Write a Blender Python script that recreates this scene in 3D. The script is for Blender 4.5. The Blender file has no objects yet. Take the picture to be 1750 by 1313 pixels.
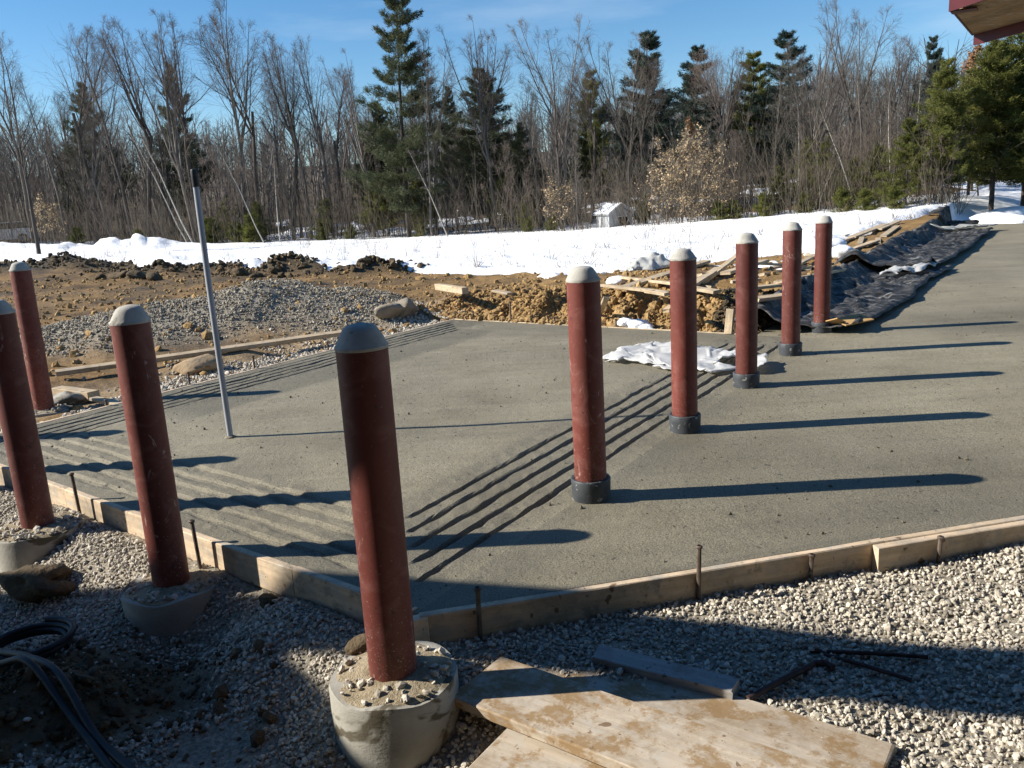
import bpy, math, random
import numpy as np
from mathutils import Vector, Matrix, Euler
SC = bpy.context.scene
COL = SC.collection
R = math.radians
# ------------------------------------------------------------------ camera
W0, H0, FPX = 1750.0, 1313.0, 1400.0
CAMH = 1.55
_d = np.array([1245.0 - W0 / 2, 6943.0 - H0 / 2])
_down = np.array([_d[0], _d[1], FPX]); _down /= np.linalg.norm(_down)
_F = np.array([0, 0, 1.0]) - _down * _down[2]; _F /= np.linalg.norm(_F)
CM = np.array([np.cross(_down, _F), _F, -_down])
cam_d = bpy.data.cameras.new('camera'); cam = bpy.data.objects.new('camera', cam_d); COL.objects.link(cam)
cam_d.sensor_width = 36; cam_d.lens = 36 * FPX / W0; cam_d.clip_end = 2000; cam_d.clip_start = 0.05
_m = Matrix(((CM[0, 0], -CM[0, 1], -CM[0, 2], 0), (CM[1, 0], -CM[1, 1], -CM[1, 2], 0), (CM[2, 0], -CM[2, 1], -CM[2, 2], CAMH), (0, 0, 0, 1)))
cam.matrix_world = _m
SC.camera = cam
# ------------------------------------------------------------------ sky and sun
SUN_EL = R(31.1); SUN_DIR = Vector((math.cos(SUN_EL), -0.026 * math.cos(SUN_EL), -math.sin(SUN_EL))).normalized()
w = bpy.data.worlds.new('World'); SC.world = w; w.use_nodes = True
nt = w.node_tree; bg = nt.nodes['Background']
sky = nt.nodes.new('ShaderNodeTexSky'); sky.sky_type = 'NISHITA'; sky.sun_disc = False
sky.sun_elevation = SUN_EL; sky.sun_rotation = R(-91.5); sky.altitude = 300; sky.air_density = 1.0; sky.dust_density = 0.0; sky.ozone_density = 3.0
# thin cirrus, laid out in world direction
tc = nt.nodes.new('ShaderNodeTexCoord'); mp = nt.nodes.new('ShaderNodeMapping'); mp.inputs['Scale'].default_value = (1.2, 2.2, 7.0); mp.inputs['Rotation'].default_value = (0, R(14), R(25))
nz = nt.nodes.new('ShaderNodeTexNoise'); nz.inputs['Scale'].default_value = 1.6; nz.inputs['Detail'].default_value = 6; nz.inputs['Roughness'].default_value = 0.55
rp = nt.nodes.new('ShaderNodeValToRGB'); rp.color_ramp.elements[0].position = 0.58; rp.color_ramp.elements[1].position = 0.85; rp.color_ramp.elements[1].color = (0.45, 0.45, 0.45, 1)
mx = nt.nodes.new('ShaderNodeMixRGB'); mx.inputs[2].default_value = (5.5, 6.4, 7.4, 1)
nt.links.new(tc.outputs['Generated'], mp.inputs['Vector']); nt.links.new(mp.outputs[0], nz.inputs['Vector']); nt.links.new(nz.outputs[0], rp.inputs[0])
hs = nt.nodes.new('ShaderNodeHueSaturation'); hs.inputs['Saturation'].default_value = 1.25; hs.inputs['Value'].default_value = 1.0; nt.links.new(sky.outputs[0], hs.inputs['Color'])
nt.links.new(rp.outputs[0], mx.inputs[0]); nt.links.new(hs.outputs[0], mx.inputs[1]); nt.links.new(mx.outputs[0], bg.inputs['Color'])
bg.inputs['Strength'].default_value = 0.078
sl = bpy.data.lights.new('sun', 'SUN'); sl.energy = 5.0; sl.angle = R(0.55); sl.color = (1.0, 0.93, 0.82)
so = bpy.data.objects.new('sun', sl); COL.objects.link(so); so.rotation_euler = SUN_DIR.to_track_quat('-Z', 'Y').to_euler(); so.location = (-20, 0, 20)
SC.view_settings.view_transform = 'Standard'; SC.view_settings.look = 'None'; SC.view_settings.gamma = 1; SC.view_settings.exposure = 0.9
SC.view_settings.use_curve_mapping = False

# ------------------------------------------------------------------ helpers
rng = np.random.default_rng(7); rd = random.Random(7)
def ray(px, py): return CM @ np.array([px - W0 / 2, py - H0 / 2, FPX])
def P(px, py, z=0.0):
    v = ray(px, py); t = (z - CAMH) / v[2]; return np.array([v[0] * t, v[1] * t, z])
def atD(px, py, D):
    v = ray(px, py); k = D / math.hypot(v[0], v[1]); return np.array([v[0] * k, v[1] * k, CAMH + v[2] * k])
def vnoise(x, y, seed=0):
    x = np.asarray(x, float); y = np.asarray(y, float)
    xi = np.floor(x).astype(np.int64); yi = np.floor(y).astype(np.int64); fx = x - xi; fy = y - yi
    fx = fx * fx * (3 - 2 * fx); fy = fy * fy * (3 - 2 * fy)
    def h(a, b):
        n = (a * 374761393 + b * 668265263 + seed * 1442695041) & 0xffffffff
        n = ((n ^ (n >> 13)) * 1274126177) & 0xffffffff
        return ((n ^ (n >> 16)) & 0xffff) / 32767.5 - 1
    return (h(xi, yi) * (1 - fx) + h(xi + 1, yi) * fx) * (1 - fy) + (h(xi, yi + 1) * (1 - fx) + h(xi + 1, yi + 1) * fx) * fy
def fbm(x, y, oct=4, seed=0):
    s = 0; a = 1
    for i in range(oct):
        s = s + a * vnoise(np.asarray(x) * 2 ** i, np.asarray(y) * 2 ** i, seed + i * 17); a *= 0.5
    return s / 1.6
def sstep(a, b, x):
    t = np.clip((np.asarray(x, float) - a) / (b - a), 0, 1); return t * t * (3 - 2 * t)

class MB:
    def __init__(s): s.v = []; s.f = []
    def add(s, vs, fs):
        o = len(s.v); s.v.extend([tuple(p) for p in vs]); s.f.extend([tuple(i + o for i in f) for f in fs])
    def box(s, c, size, rz=0, rot=None, bev=0):
        hx, hy, hz = size[0] / 2, size[1] / 2, size[2] / 2
        if bev:
            b = bev; vs = []
            for sz in (-1, 1):
                for (ax, ay) in ((hx - b, hy), (hx, hy - b)):
                    pass
            prof = [(-hx + b, -hy), (hx - b, -hy), (hx, -hy + b), (hx, hy - b), (hx - b, hy), (-hx + b, hy), (-hx, hy - b), (-hx, -hy + b)]
            inn = [(x - math.copysign(b, x) if abs(abs(x) - hx) < 1e-9 else x - math.copysign(b * .4, x), y - math.copysign(b, y) if abs(abs(y) - hy) < 1e-9 else y - math.copysign(b * .4, y)) for x, y in prof]
            vs = [(x, y, -hz) for x, y in inn] + [(x, y, -hz + b) for x, y in prof] + [(x, y, hz - b) for x, y in prof] + [(x, y, hz) for x, y in inn]
            fs = [tuple(range(7, -1, -1)), tuple(range(24, 32))]
            for k in range(3):
                for i in range(8): fs.append((k * 8 + i, k * 8 + (i + 1) % 8, k * 8 + 8 + (i + 1) % 8, k * 8 + 8 + i))
        else:
            vs = [(x, y, z) for z in (-hz, hz) for x, y in ((-hx, -hy), (hx, -hy), (hx, hy), (-hx, hy))]
            fs = [(3, 2, 1, 0), (4, 5, 6, 7), (0, 1, 5, 4), (1, 2, 6, 5), (2, 3, 7, 6), (3, 0, 4, 7)]
        m = rot.to_matrix() if rot is not None else Matrix.Rotation(rz, 3, 'Z')
        s.add([m @ Vector(p) + Vector(c) for p in vs], fs)
    def tube(s, pts, rad, n=6, cap=True):
        pts = [Vector(p) for p in pts]; o = len(s.v)
        if not hasattr(rad, '__len__'): rad = [rad] * len(pts)
        ref = None
        for i, p in enumerate(pts):
            t = (pts[min(i + 1, len(pts) - 1)] - pts[max(i - 1, 0)])
            if t.length < 1e-9: t = Vector((0, 0, 1))
            t.normalize()
            if ref is None: ref = t.orthogonal()
            a = (ref - t * ref.dot(t))
            if a.length < 1e-6: a = t.orthogonal()
            a.normalize(); b = t.cross(a); ref = a
            for k in range(n):
                an = 2 * math.pi * k / n; q = p + (a * math.cos(an) + b * math.sin(an)) * rad[i]; s.v.append((q.x, q.y, q.z))
        for i in range(len(pts) - 1):
            for k in range(n):
                a0 = o + i * n + k; a1 = o + i * n + (k + 1) % n; s.f.append((a0, a1, a1 + n, a0 + n))
        if cap:
            s.f.append(tuple(o + k for k in range(n - 1, -1, -1))); e = o + (len(pts) - 1) * n; s.f.append(tuple(e + k for k in range(n)))
    def lathe(s, prof, n=32, c=(0, 0, 0), jit=0):
        o = len(s.v)
        for r, z in prof:
            for k in range(n):
                a = 2 * math.pi * k / n; rr = r * (1 + rd.uniform(-jit, jit)); s.v.append((c[0] + rr * math.cos(a), c[1] + rr * math.sin(a), c[2] + z))
        m = len(prof)
        for i in range(m - 1):
            for k in range(n): s.f.append((o + i * n + k, o + i * n + (k + 1) % n, o + (i + 1) * n + (k + 1) % n, o + (i + 1) * n + k))
        s.f.append(tuple(o + k for k in range(n - 1, -1, -1))); s.f.append(tuple(o + (m - 1) * n + k for k in range(n)))
    def mesh(s, name, mat, smooth=False, angle=None):
        me = bpy.data.meshes.new(name); me.from_pydata(s.v, [], s.f); me.materials.append(mat); me.update()
        if smooth: me.polygons.foreach_set('use_smooth', [True] * len(me.polygons))
        if angle is not None:
            me.set_sharp_from_angle(angle=R(angle))
        return me
    def obj(s, name, mat, parent=None, smooth=False, angle=None, loc=None):
        o = bpy.data.objects.new(name, s.mesh(name, mat, smooth, angle)); COL.objects.link(o)
        if parent is not None: o.parent = parent
        if loc is not None: o.location = loc
        return o
def np_obj(name, V, Fq, mat, smooth=True, parent=None):
    """V (n,3), Fq (m,k) -> mesh object"""
    V = np.asarray(V, np.float32); Fq = np.asarray(Fq, np.int32); k = Fq.shape[1]
    me = bpy.data.meshes.new(name); me.vertices.add(len(V)); me.vertices.foreach_set('co', V.ravel())
    me.loops.add(Fq.size); me.loops.foreach_set('vertex_index', Fq.ravel())
    me.polygons.add(len(Fq)); me.polygons.foreach_set('loop_start', np.arange(0, Fq.size, k, dtype=np.int32)); me.polygons.foreach_set('loop_total', np.full(len(Fq), k, np.int32))
    me.polygons.foreach_set('use_smooth', np.full(len(Fq), smooth)); me.update(calc_edges=True); me.validate(); me.materials.append(mat)
    o = bpy.data.objects.new(name, me); COL.objects.link(o)
    if parent is not None: o.parent = parent
    return o
def empty(name, loc=(0, 0, 0), rz=0):
    o = bpy.data.objects.new(name, None); COL.objects.link(o); o.location = loc; o.rotation_euler = (0, 0, rz); o.empty_display_size = .1; return o
def tag(o, label=None, cat=None, group=None, kind=None):
    if label: o['label'] = label
    if cat: o['category'] = cat
    if group: o['group'] = group
    if kind: o['kind'] = kind
    return o
def copy_tree(o, parent=None):
    c = o.copy(); COL.objects.link(c); c.parent = parent
    for ch in o.children: copy_tree(ch, c)
    return c

# ------------------------------------------------------------------ materials
class NT:
    def __init__(s, name):
        s.m = bpy.data.materials.new(name); s.m.use_nodes = True; s.t = s.m.node_tree; s.b = s.t.nodes['Principled BSDF']; s.out = s.t.nodes['Material Output']
    def n(s, typ, **kw):
        x = s.t.nodes.new(typ)
        for k, v in kw.items():
            if k in x.inputs: x.inputs[k].default_value = v
            else: setattr(x, k, v)
        return x
    def l(s, a, b): s.t.links.new(a, b)
    def coord(s, scale=(1, 1, 1), kind='Object', rnd=True):
        tc = s.n('ShaderNodeTexCoord'); mp = s.n('ShaderNodeMapping'); mp.inputs['Scale'].default_value = scale
        s.l(tc.outputs[kind], mp.inputs['Vector'])
        if rnd:
            oi = s.n('ShaderNodeObjectInfo'); mu = s.n('ShaderNodeMath', operation='MULTIPLY'); mu.inputs[1].default_value = 37.0
            s.l(oi.outputs['Random'], mu.inputs[0]); s.l(mu.outputs[0], mp.inputs['Location'])
        return mp.outputs[0]
    def noise(s, vec, scale, detail=5, rough=.55, dist=0):
        n = s.n('ShaderNodeTexNoise'); n.inputs['Scale'].default_value = scale; n.inputs['Detail'].default_value = detail; n.inputs['Roughness'].default_value = rough; n.inputs['Distortion'].default_value = dist
        s.l(vec, n.inputs['Vector']); return n.outputs[0]
    def ramp(s, val, stops, interp='LINEAR'):
        r = s.n('ShaderNodeValToRGB'); cr = r.color_ramp; cr.interpolation = interp
        while len(cr.elements) < len(stops): cr.elements.new(.5)
        for e, (p, c) in zip(cr.elements, stops): e.position = p; e.color = (*c, 1) if len(c) == 3 else c
        s.l(val, r.inputs[0]); return r.outputs[0]
    def mix(s, fac, a, b, mode='MIX'):
        m = s.n('ShaderNodeMixRGB', blend_type=mode)
        for i, x in ((0, fac), (1, a), (2, b)):
            if hasattr(x, 'links'): s.l(x, m.inputs[i])
            elif i == 0: m.inputs[0].default_value = x
            else: m.inputs[i].default_value = (*x, 1)
        return m.outputs[0]
    def bump(s, h, strength=.3, dist=.01, prev=None):
        b = s.n('ShaderNodeBump'); b.inputs['Strength'].default_value = strength; b.inputs['Distance'].default_value = dist; s.l(h, b.inputs['Height'])
        if prev is not None: s.l(prev, b.inputs['Normal'])
        return b.outputs[0]
    def done(s, col, rough=.85, normal=None, spec=.3, metal=0):
        if hasattr(col, 'links'): s.l(col, s.b.inputs['Base Color'])
        else: s.b.inputs['Base Color'].default_value = (*col, 1)
        if hasattr(rough, 'links'): s.l(rough, s.b.inputs['Roughness'])
        else: s.b.inputs['Roughness'].default_value = rough
        s.b.inputs['Specular IOR Level'].default_value = spec; s.b.inputs['Metallic'].default_value = metal
        if normal is not None: s.l(normal, s.b.inputs['Normal'])
        return s.m
BW = ((0, 0, 0), (1, 1, 1))
def simple(name, c1, c2, scale=6, rough=.85, bscale=60, bstr=.25, bdist=.006, spots=None, stretch=(1, 1, 1), spec=.3, metal=0, island=0, objvar=0):
    t = NT(name); v = t.coord(stretch); n = t.noise(v, scale, 6, .6); c = t.ramp(n, [(.3, c1), (.7, c2)])
    if spots:
        col, sc, th = spots; k = t.ramp(t.noise(v, sc, 4, .6, .5), [(th, BW[0]), (th + .05, BW[1])]); c = t.mix(k, c, col)
    if island:
        g = t.n('ShaderNodeNewGeometry'); k = t.ramp(g.outputs['Random Per Island'], [(0, (1 - island,) * 3), (1, (1 + island * .6,) * 3)]); c = t.mix(1.0, c, k, 'MULTIPLY')
    if objvar:
        oi = t.n('ShaderNodeObjectInfo'); k = t.ramp(oi.outputs['Random'], [(0, (1 - objvar,) * 3), (1, (1 + objvar * .6,) * 3)]); c = t.mix(1.0, c, k, 'MULTIPLY')
    nb = t.bump(t.noise(v, bscale, 4, .65), bstr, bdist)
    return t.done(c, rough, nb, spec, metal)
MAT = {}
def m_concrete_slab():
    t = NT('fresh_concrete'); v = t.coord(rnd=False)
    c = t.ramp(t.noise(v, 1.3, 6, .6, .3), [(.28, (.174, .153, .105)), (.5, (.216, .193, .136)), (.72, (.250, .226, .163))])
    c = t.mix(1, c, t.ramp(t.noise(v, .42, 4, .55, .4), [(.32, (.78,) * 3), (.62, (1.1,) * 3)]), 'MULTIPLY'); c = t.mix(1, c, t.ramp(t.noise(t.coord((.5, 5, 1), rnd=False), 1.6, 5, .6, .6), [(.3, (.88,) * 3), (.7, (1.07,) * 3)]), 'MULTIPLY')
    a = t.n('ShaderNodeAttribute', attribute_name='wet'); c = t.mix(a.outputs['Fac'], c, (.092, .086, .066))
    # scattered dark pits and scraped crumbs
    sp = t.noise(v, 26, 3, .5, .6); k = t.ramp(sp, [(.30, (1, 1, 1)), (.335, (0, 0, 0))]); c = t.mix(k, c, (.075, .068, .052))
    v2 = t.coord((4, 22, 1), rnd=False); k2 = t.ramp(t.noise(v2, 2.2, 4, .6), [(.27, (.75, .75, .75)), (.33, (0, 0, 0))]); c = t.mix(k2, c, (.095, .085, .065))
    fine = t.noise(v, 120, 4, .8); c = t.mix(.75, c, t.ramp(fine, [(.32, (.12, .12, .12)), (.68, (.88, .88, .88))]), 'OVERLAY')
    k3 = t.ramp(t.noise(v, 60, 2, .5, .4), [(.29, (.9, .9, .9)), (.32, (0, 0, 0))]); c = t.mix(k3, c, (.06, .052, .038))
    nb = t.bump(t.noise(v, 95, 5, .75), .8, .008); nb = t.bump(t.noise(v, 16, 5, .6), .5, .012, nb); nb = t.bump(sp, .3, .01, nb)
    return t.done(c, .72, nb, .35)
MAT['slab'] = m_concrete_slab()
def m_paint():
    t = NT('red_oxide_primer'); v = t.coord(); vz = t.coord((1, 1, .25))
    c = t.ramp(t.noise(vz, 7, 5, .6), [(.25, (.090, .024, .018)), (.6, (.132, .034, .025)), (.8, (.175, .054, .042))])
    # chalky dust and dried cement splashes (heavier near the foot)
    dust = t.ramp(t.noise(v, 9, 6, .62, .8), [(.50, (0, 0, 0)), (.74, (.42, .42, .42))]); c = t.mix(dust, c, (.26, .13, .11))
    sc = t.ramp(t.noise(t.coord((1, 1, .45)), 13, 5, .6, 1.2), [(.65, (0, 0, 0)), (.70, (.75, .75, .75))]); c = t.mix(sc, c, (.36, .26, .225))
    ch = t.ramp(t.noise(t.coord((1, 1, .8)), 16, 5, .65, .3), [(.335, (.9, .9, .9)), (.36, (0, 0, 0))]); c = t.mix(ch, c, (.055, .022, .016))
    tcn = t.n('ShaderNodeTexCoord'); sx = t.n('ShaderNodeSeparateXYZ'); t.l(tcn.outputs['Object'], sx.inputs[0])
    hm = t.n('ShaderNodeMapRange'); hm.inputs['From Min'].default_value = .05; hm.inputs['From Max'].default_value = .55; hm.inputs['To Min'].default_value = .07; hm.inputs['To Max'].default_value = 0; t.l(sx.outputs['Z'], hm.inputs['Value'])
    ad = t.n('ShaderNodeMath', operation='ADD'); t.l(t.noise(v, 130, 3, .6), ad.inputs[0]); t.l(hm.outputs[0], ad.inputs[1])
    k = t.ramp(ad.outputs[0], [(.68, (0, 0, 0)), (.74, (.7, .7, .7))]); c = t.mix(k, c, (.40, .31, .27))
    k = t.ramp(t.noise(t.coord((1, 1, .5)), 5.5, 2, .4, 2.5), [(.485, (0, 0, 0)), (.4925, (.55, .55, .55)), (.5, (0, 0, 0))]); k2 = t.ramp(t.noise(v, 3.1, 2, .5), [(.60, (0, 0, 0)), (.64, (1, 1, 1))]); k = t.mix(1, k, k2, 'MULTIPLY'); c = t.mix(k, c, (.42, .30, .26))
    oi = t.n('ShaderNodeObjectInfo'); c = t.mix(1.0, c, t.ramp(oi.outputs['Random'], [(0, (.78, .78, .78)), (1, (1.2, 1.12, 1.1))]), 'MULTIPLY')
    nb = t.bump(t.noise(v, 45, 4, .6), .15, .003)
    return t.done(c, .55, nb, .35)
MAT['paint'] = m_paint()
MAT['cap'] = simple('trowelled_cap_concrete', (.31, .30, .27), (.43, .42, .38), 14, .9, 70, .35, .004, ((.20, .19, .16), 11, .64))
MAT['sleeve'] = simple('grey_plastic_sleeve', (.030, .034, .039), (.065, .072, .08), 9, .55, 50, .2, .003, ((.28, .27, .245), 22, .625))
MAT['crumb'] = simple('concrete_crumb', (.085, .075, .052), (.14, .125, .09), 30, .8)
MAT['footing'] = simple('cast_footing_concrete', (.24, .225, .19), (.36, .345, .30), 5, .92, 50, .4, .006, ((.10, .085, .058), 3.6, .535), (1, 1, 1.6))
def m_wood(name, c1, c2, dirt, dth=.6, axis=(1.2, 14, 14)):
    t = NT(name); v = t.coord(axis); v1 = t.coord()
    c = t.ramp(t.noise(v, 3.0, 6, .65, .7), [(.3, c1), (.7, c2)])
    wv = t.n('ShaderNodeTexWave', wave_type='RINGS', rings_direction='X'); wv.inputs['Scale'].default_value = 1.3; wv.inputs['Distortion'].default_value = 7; wv.inputs['Detail'].default_value = 2; wv.inputs['Detail Scale'].default_value = .7
    t.l(t.coord((.35, 7, 7)), wv.inputs['Vector']); c = t.mix(.5, c, t.ramp(wv.outputs[1], [(0, (.44, .44, .44)), (1, (.54, .54, .54))]), 'OVERLAY')
    k = t.ramp(t.noise(v1, 7, 7, .74, .1), [(dth, (0, 0, 0)), (dth + .08, (.85, .85, .85))]); c = t.mix(k, c, dirt)
    k = t.ramp(t.noise(v1, 45, 3, .6, .6), [(.66, (0, 0, 0)), (.69, (.8, .8, .8))]); c = t.mix(k, c, tuple(x * .5 for x in dirt))
    k = t.ramp(t.noise(t.coord((.6, 1, 1)), 11, 6, .68, .3), [(.50, (0, 0, 0)), (.66, (.8, .8, .8))]); c = t.mix(k, c, (.36, .335, .29))
    k = t.ramp(t.noise(v1, 3.3, 8, .76, .1), [(.45, (0, 0, 0)), (.70, (.8, .8, .8))]); c = t.mix(k, c, tuple(x * .8 for x in dirt))
    k = t.ramp(t.noise(v1, 16, 2, .4), [(.70, (0, 0, 0)), (.73, (.8, .8, .8))]); c = t.mix(k, c, (.11, .06, .03))
    oi = t.n('ShaderNodeObjectInfo'); k = t.ramp(oi.outputs['Random'], [(0, (.85,) * 3), (1, (1.15,) * 3)]); c = t.mix(1.0, c, k, 'MULTIPLY')
    nb = t.bump(t.noise(v, 9, 4, .6), .25, .003); nb = t.bump(t.noise(v1, 60, 4, .6), .2, .002, nb)
    return t.done(c, .8, nb, .25)
MAT['wood'] = m_wood('form_lumber', (.46, .35, .235), (.62, .49, .345), (.22, .19, .145), .57)
MAT['wood_dirty'] = m_wood('muddy_planks', (.32, .268, .205), (.44, .38, .305), (.22, .138, .06), .47)
MAT['wood_grey'] = m_wood('weathered_grey_lumber', (.23, .23, .225), (.33, .32, .30), (.14, .12, .095), .6)
MAT['wood_far'] = m_wood('scrap_lumber', (.42, .32, .20), (.56, .45, .31), (.24, .19, .13), .62)
MAT['steel'] = simple('rusty_steel', (.07, .05, .04), (.17, .135, .105), 22, .7, 90, .3, .002, ((.30, .28, .25), 20, .66), metal=.35)
MAT['darksteel'] = simple('dark_rusty_steel', (.035, .022, .02), (.08, .05, .045), 22, .7, 90, .3, .002, metal=.3)
MAT['conduit'] = simple('grey_conduit', (.27, .29, .32), (.36, .385, .42), 9, .5, 60, .1, .002, ((.5, .5, .48), 30, .68), (1, 1, .3))
MAT['black'] = simple('black_rubber', (.012, .012, .013), (.03, .03, .032), 12, .55, 60, .2, .002, ((.08, .07, .055), 14, .66))
def m_plastic(name, col, sheen_r, col2, trans=.0, rs=.35):
    t = NT(name); v = t.coord(rnd=False); c = t.ramp(t.noise(v, 3.5, 5, .6, .4), [(.35, col), (.72, col2)])
    nb = t.bump(t.noise(t.coord((1, 3.5, 1), rnd=False), 6, 5, .62, .5), .45, .02); nb = t.bump(t.noise(v, 40, 4, .6), .25, .004, nb)
    m = t.done(c, sheen_r, nb, rs)
    if trans:
        tr = t.n('ShaderNodeBsdfTranslucent'); tr.inputs['Color'].default_value = (*col2, 1); ms = t.n('ShaderNodeMixShader'); ms.inputs[0].default_value = trans
        t.l(t.b.outputs[0], ms.inputs[1]); t.l(tr.outputs[0], ms.inputs[2]); t.l(ms.outputs[0], t.out.inputs['Surface'])
    return m
def m_tarp():
    t = NT('black_plastic_tarp'); v = t.coord(rnd=False); mp = t.n('ShaderNodeMapping'); mp.inputs['Rotation'].default_value = (0, 0, R(-57)); mp.inputs['Scale'].default_value = (.8, 6, 2); tc_ = t.n('ShaderNodeTexCoord'); t.l(tc_.outputs['Object'], mp.inputs['Vector'])
    st = t.noise(mp.outputs[0], 2.6, 6, .66, .5); c = t.ramp(st, [(.40, (.016, .016, .016)), (.53, (.06, .060, .060)), (.66, (.26, .258, .25))])  # pale streaks paint the plastic's sheen into the colour
    d = t.ramp(t.noise(v, 1.4, 5, .6), [(.55, (0, 0, 0)), (.75, (.45, .45, .45))]); c = t.mix(d, c, (.12, .11, .09))
    nb = t.bump(st, 1.0, .06); nb = t.bump(t.noise(v, 9, 5, .65, .8), .6, .02, nb)
    return t.done(c, .55, nb, .22)
MAT['tarp'] = m_tarp()
MAT['white_sheet'] = m_plastic('white_plastic_sheet', (.62, .625, .62), .3, (.80, .805, .80), .4, .5)
MAT['clear_sheet'] = m_plastic('clear_plastic_sheet', (.55, .555, .53), .3, (.74, .745, .72), .4, .5)
MAT['card'] = simple('brown_cardboard', (.36, .22, .09), (.44, .28, .12), 6, .85, 40, .1, .002)
def m_ground():
    t = NT('earth'); v = t.coord(rnd=False)
    a = t.n('ShaderNodeVertexColor', layer_name='mask'); s = t.n('ShaderNodeSeparateColor'); t.l(a.outputs[0], s.inputs[0])
    n1 = t.noise(v, .9, 8, .66, .4); n2 = t.noise(v, 9, 6, .7)
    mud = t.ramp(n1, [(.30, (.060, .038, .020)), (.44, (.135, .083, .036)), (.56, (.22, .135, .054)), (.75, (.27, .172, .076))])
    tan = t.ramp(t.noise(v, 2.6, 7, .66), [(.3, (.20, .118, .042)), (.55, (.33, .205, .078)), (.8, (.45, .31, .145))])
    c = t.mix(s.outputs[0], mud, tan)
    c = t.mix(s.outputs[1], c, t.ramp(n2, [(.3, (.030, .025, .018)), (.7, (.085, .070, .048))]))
    c = t.mix(s.outputs[2], c, t.ramp(t.noise(v, 55, 3, .7), [(.35, (.17, .15, .115)), (.65, (.40, .355, .28))]))
    c = t.mix(.45, c, t.ramp(n2, [(.3, (.22, .22, .22)), (.7, (.72, .72, .72))]), 'OVERLAY')
    nb = t.bump(t.noise(v, 5, 7, .7), .9, .06); nb = t.bump(t.noise(v, 32, 5, .7), .7, .015, nb)
    rg = t.ramp(t.noise(v, .7, 4, .6), [(.35, (.55,) * 3), (.5, (.92,) * 3)])
    return t.done(c, rg, nb, .25)
MAT['ground'] = m_ground()
def m_snow():
    t = NT('old_snow'); v = t.coord(rnd=False)
    c = t.ramp(t.noise(v, 1.2, 6, .6), [(.3, (.80, .82, .85)), (.7, (.90, .905, .91))])
    k = t.ramp(t.noise(v, 7, 4, .6, .5), [(.64, (0, 0, 0)), (.74, (.55, .55, .55))]); c = t.mix(k, c, (.42, .37, .29))
    nb = t.bump(t.noise(v, 2.2, 6, .6), .6, .12); nb = t.bump(t.noise(v, 14, 4, .6), .35, .02, nb)
    return t.done(c, .6, nb, .3)
MAT['snow'] = m_snow()
def m_stone(name, c1, c2, c3):
    t = NT(name); g = t.n('ShaderNodeNewGeometry'); v = t.coord(rnd=False)
    c = t.ramp(g.outputs['Random Per Island'], [(0, c1), (.35, c2), (.8, c3), (1, tuple(x * 1.1 for x in c3))])
    c = t.mix(.35, c, t.ramp(t.noise(v, 120, 3, .6), [(.3, (.25,) * 3), (.7, (.7,) * 3)]), 'OVERLAY')
    return t.done(c, .85, t.bump(t.noise(v, 220, 3, .6), .3, .002), .3)
MAT['stone'] = m_stone('crushed_stone', (.21, .185, .15), (.40, .362, .295), (.53, .487, .41))
MAT['stone_pile'] = m_stone('dusty_crushed_stone', (.15, .125, .09), (.28, .245, .185), (.42, .375, .295))
MAT['rock'] = simple('tan_rock', (.24, .165, .09), (.40, .30, .19), 4, .9, 14, .6, .02)
MAT['grey_rock'] = simple('grey_field_rock', (.16, .135, .10), (.30, .26, .20), 4, .9, 14, .6, .02)
MAT['clod'] = simple('dark_clod', (.045, .034, .020), (.14, .10, .055), 5, .95, 18, .9, .03)
MAT['sand'] = simple('dried_sandy_mortar', (.22, .175, .11), (.36, .30, .205), 22, .95, 90, .9, .012)
MAT['tanclod'] = simple('tan_clod', (.19, .118, .048), (.42, .275, .12), 5, .95, 18, .9, .03)
MAT['bark'] = simple('grey_bark', (.085, .073, .062), (.20, .178, .155), 6, .95, 30, .6, .02, None, (1, 1, .15), objvar=.3)
MAT['bark_dark'] = simple('dark_bark', (.045, .038, .033), (.12, .102, .088), 6, .95, 30, .6, .02, None, (1, 1, .15), objvar=.3)
MAT['birch'] = simple('pale_bark', (.34, .31, .26), (.55, .52, .46), 7, .85, 30, .3, .01, ((.10, .085, .07), 9, .62), (1, 1, .6))
MAT['twig'] = simple('twigs', (.090, .079, .067), (.178, .158, .136), 3, .9, 30, .1, .005, objvar=.35)  # both twig colours lightened a little to stand for haze
MAT['twig_red'] = simple('reddish_twigs', (.100, .078, .066), (.19, .150, .127), 3, .9, 30, .1, .005, objvar=.35)
MAT['farwood'] = simple('far_bare_wood', (.105, .097, .090), (.20, .184, .17), .35, .9, 30, .1, .005, island=.35)  # lightened so the distance haze sits in the colour
MAT['brush'] = simple('brush_stems', (.085, .070, .054), (.21, .175, .132), 1.2, .9, 30, .1, .005, island=.4)
MAT['weed'] = simple('dry_weeds', (.10, .075, .045), (.24, .185, .11), 3, .9, 30, .1, .003, island=.3)
def m_leaf(name, c1, c2, scale=1.6, tr=.25):
    t = NT(name); v = t.coord(); g = t.n('ShaderNodeNewGeometry')
    c = t.ramp(t.noise(v, scale, 4, .6), [(.3, c1), (.7, c2)]); c = t.mix(1, c, t.ramp(g.outputs['Random Per Island'], [(0, (.55,) * 3), (1, (1.3,) * 3)]), 'MULTIPLY')
    m = t.done(c, .65, None, .25); tb = t.n('ShaderNodeBsdfTranslucent'); t.l(c, tb.inputs['Color']); ms = t.n('ShaderNodeMixShader'); ms.inputs[0].default_value = tr
    t.l(t.b.outputs[0], ms.inputs[1]); t.l(tb.outputs[0], ms.inputs[2]); t.l(ms.outputs[0], t.out.inputs['Surface']); return m
MAT['pine'] = m_leaf('pine_needles', (.046, .062, .036), (.125, .138, .066))
MAT['spruce'] = m_leaf('spruce_needles', (.034, .058, .050), (.085, .118, .088))
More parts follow.
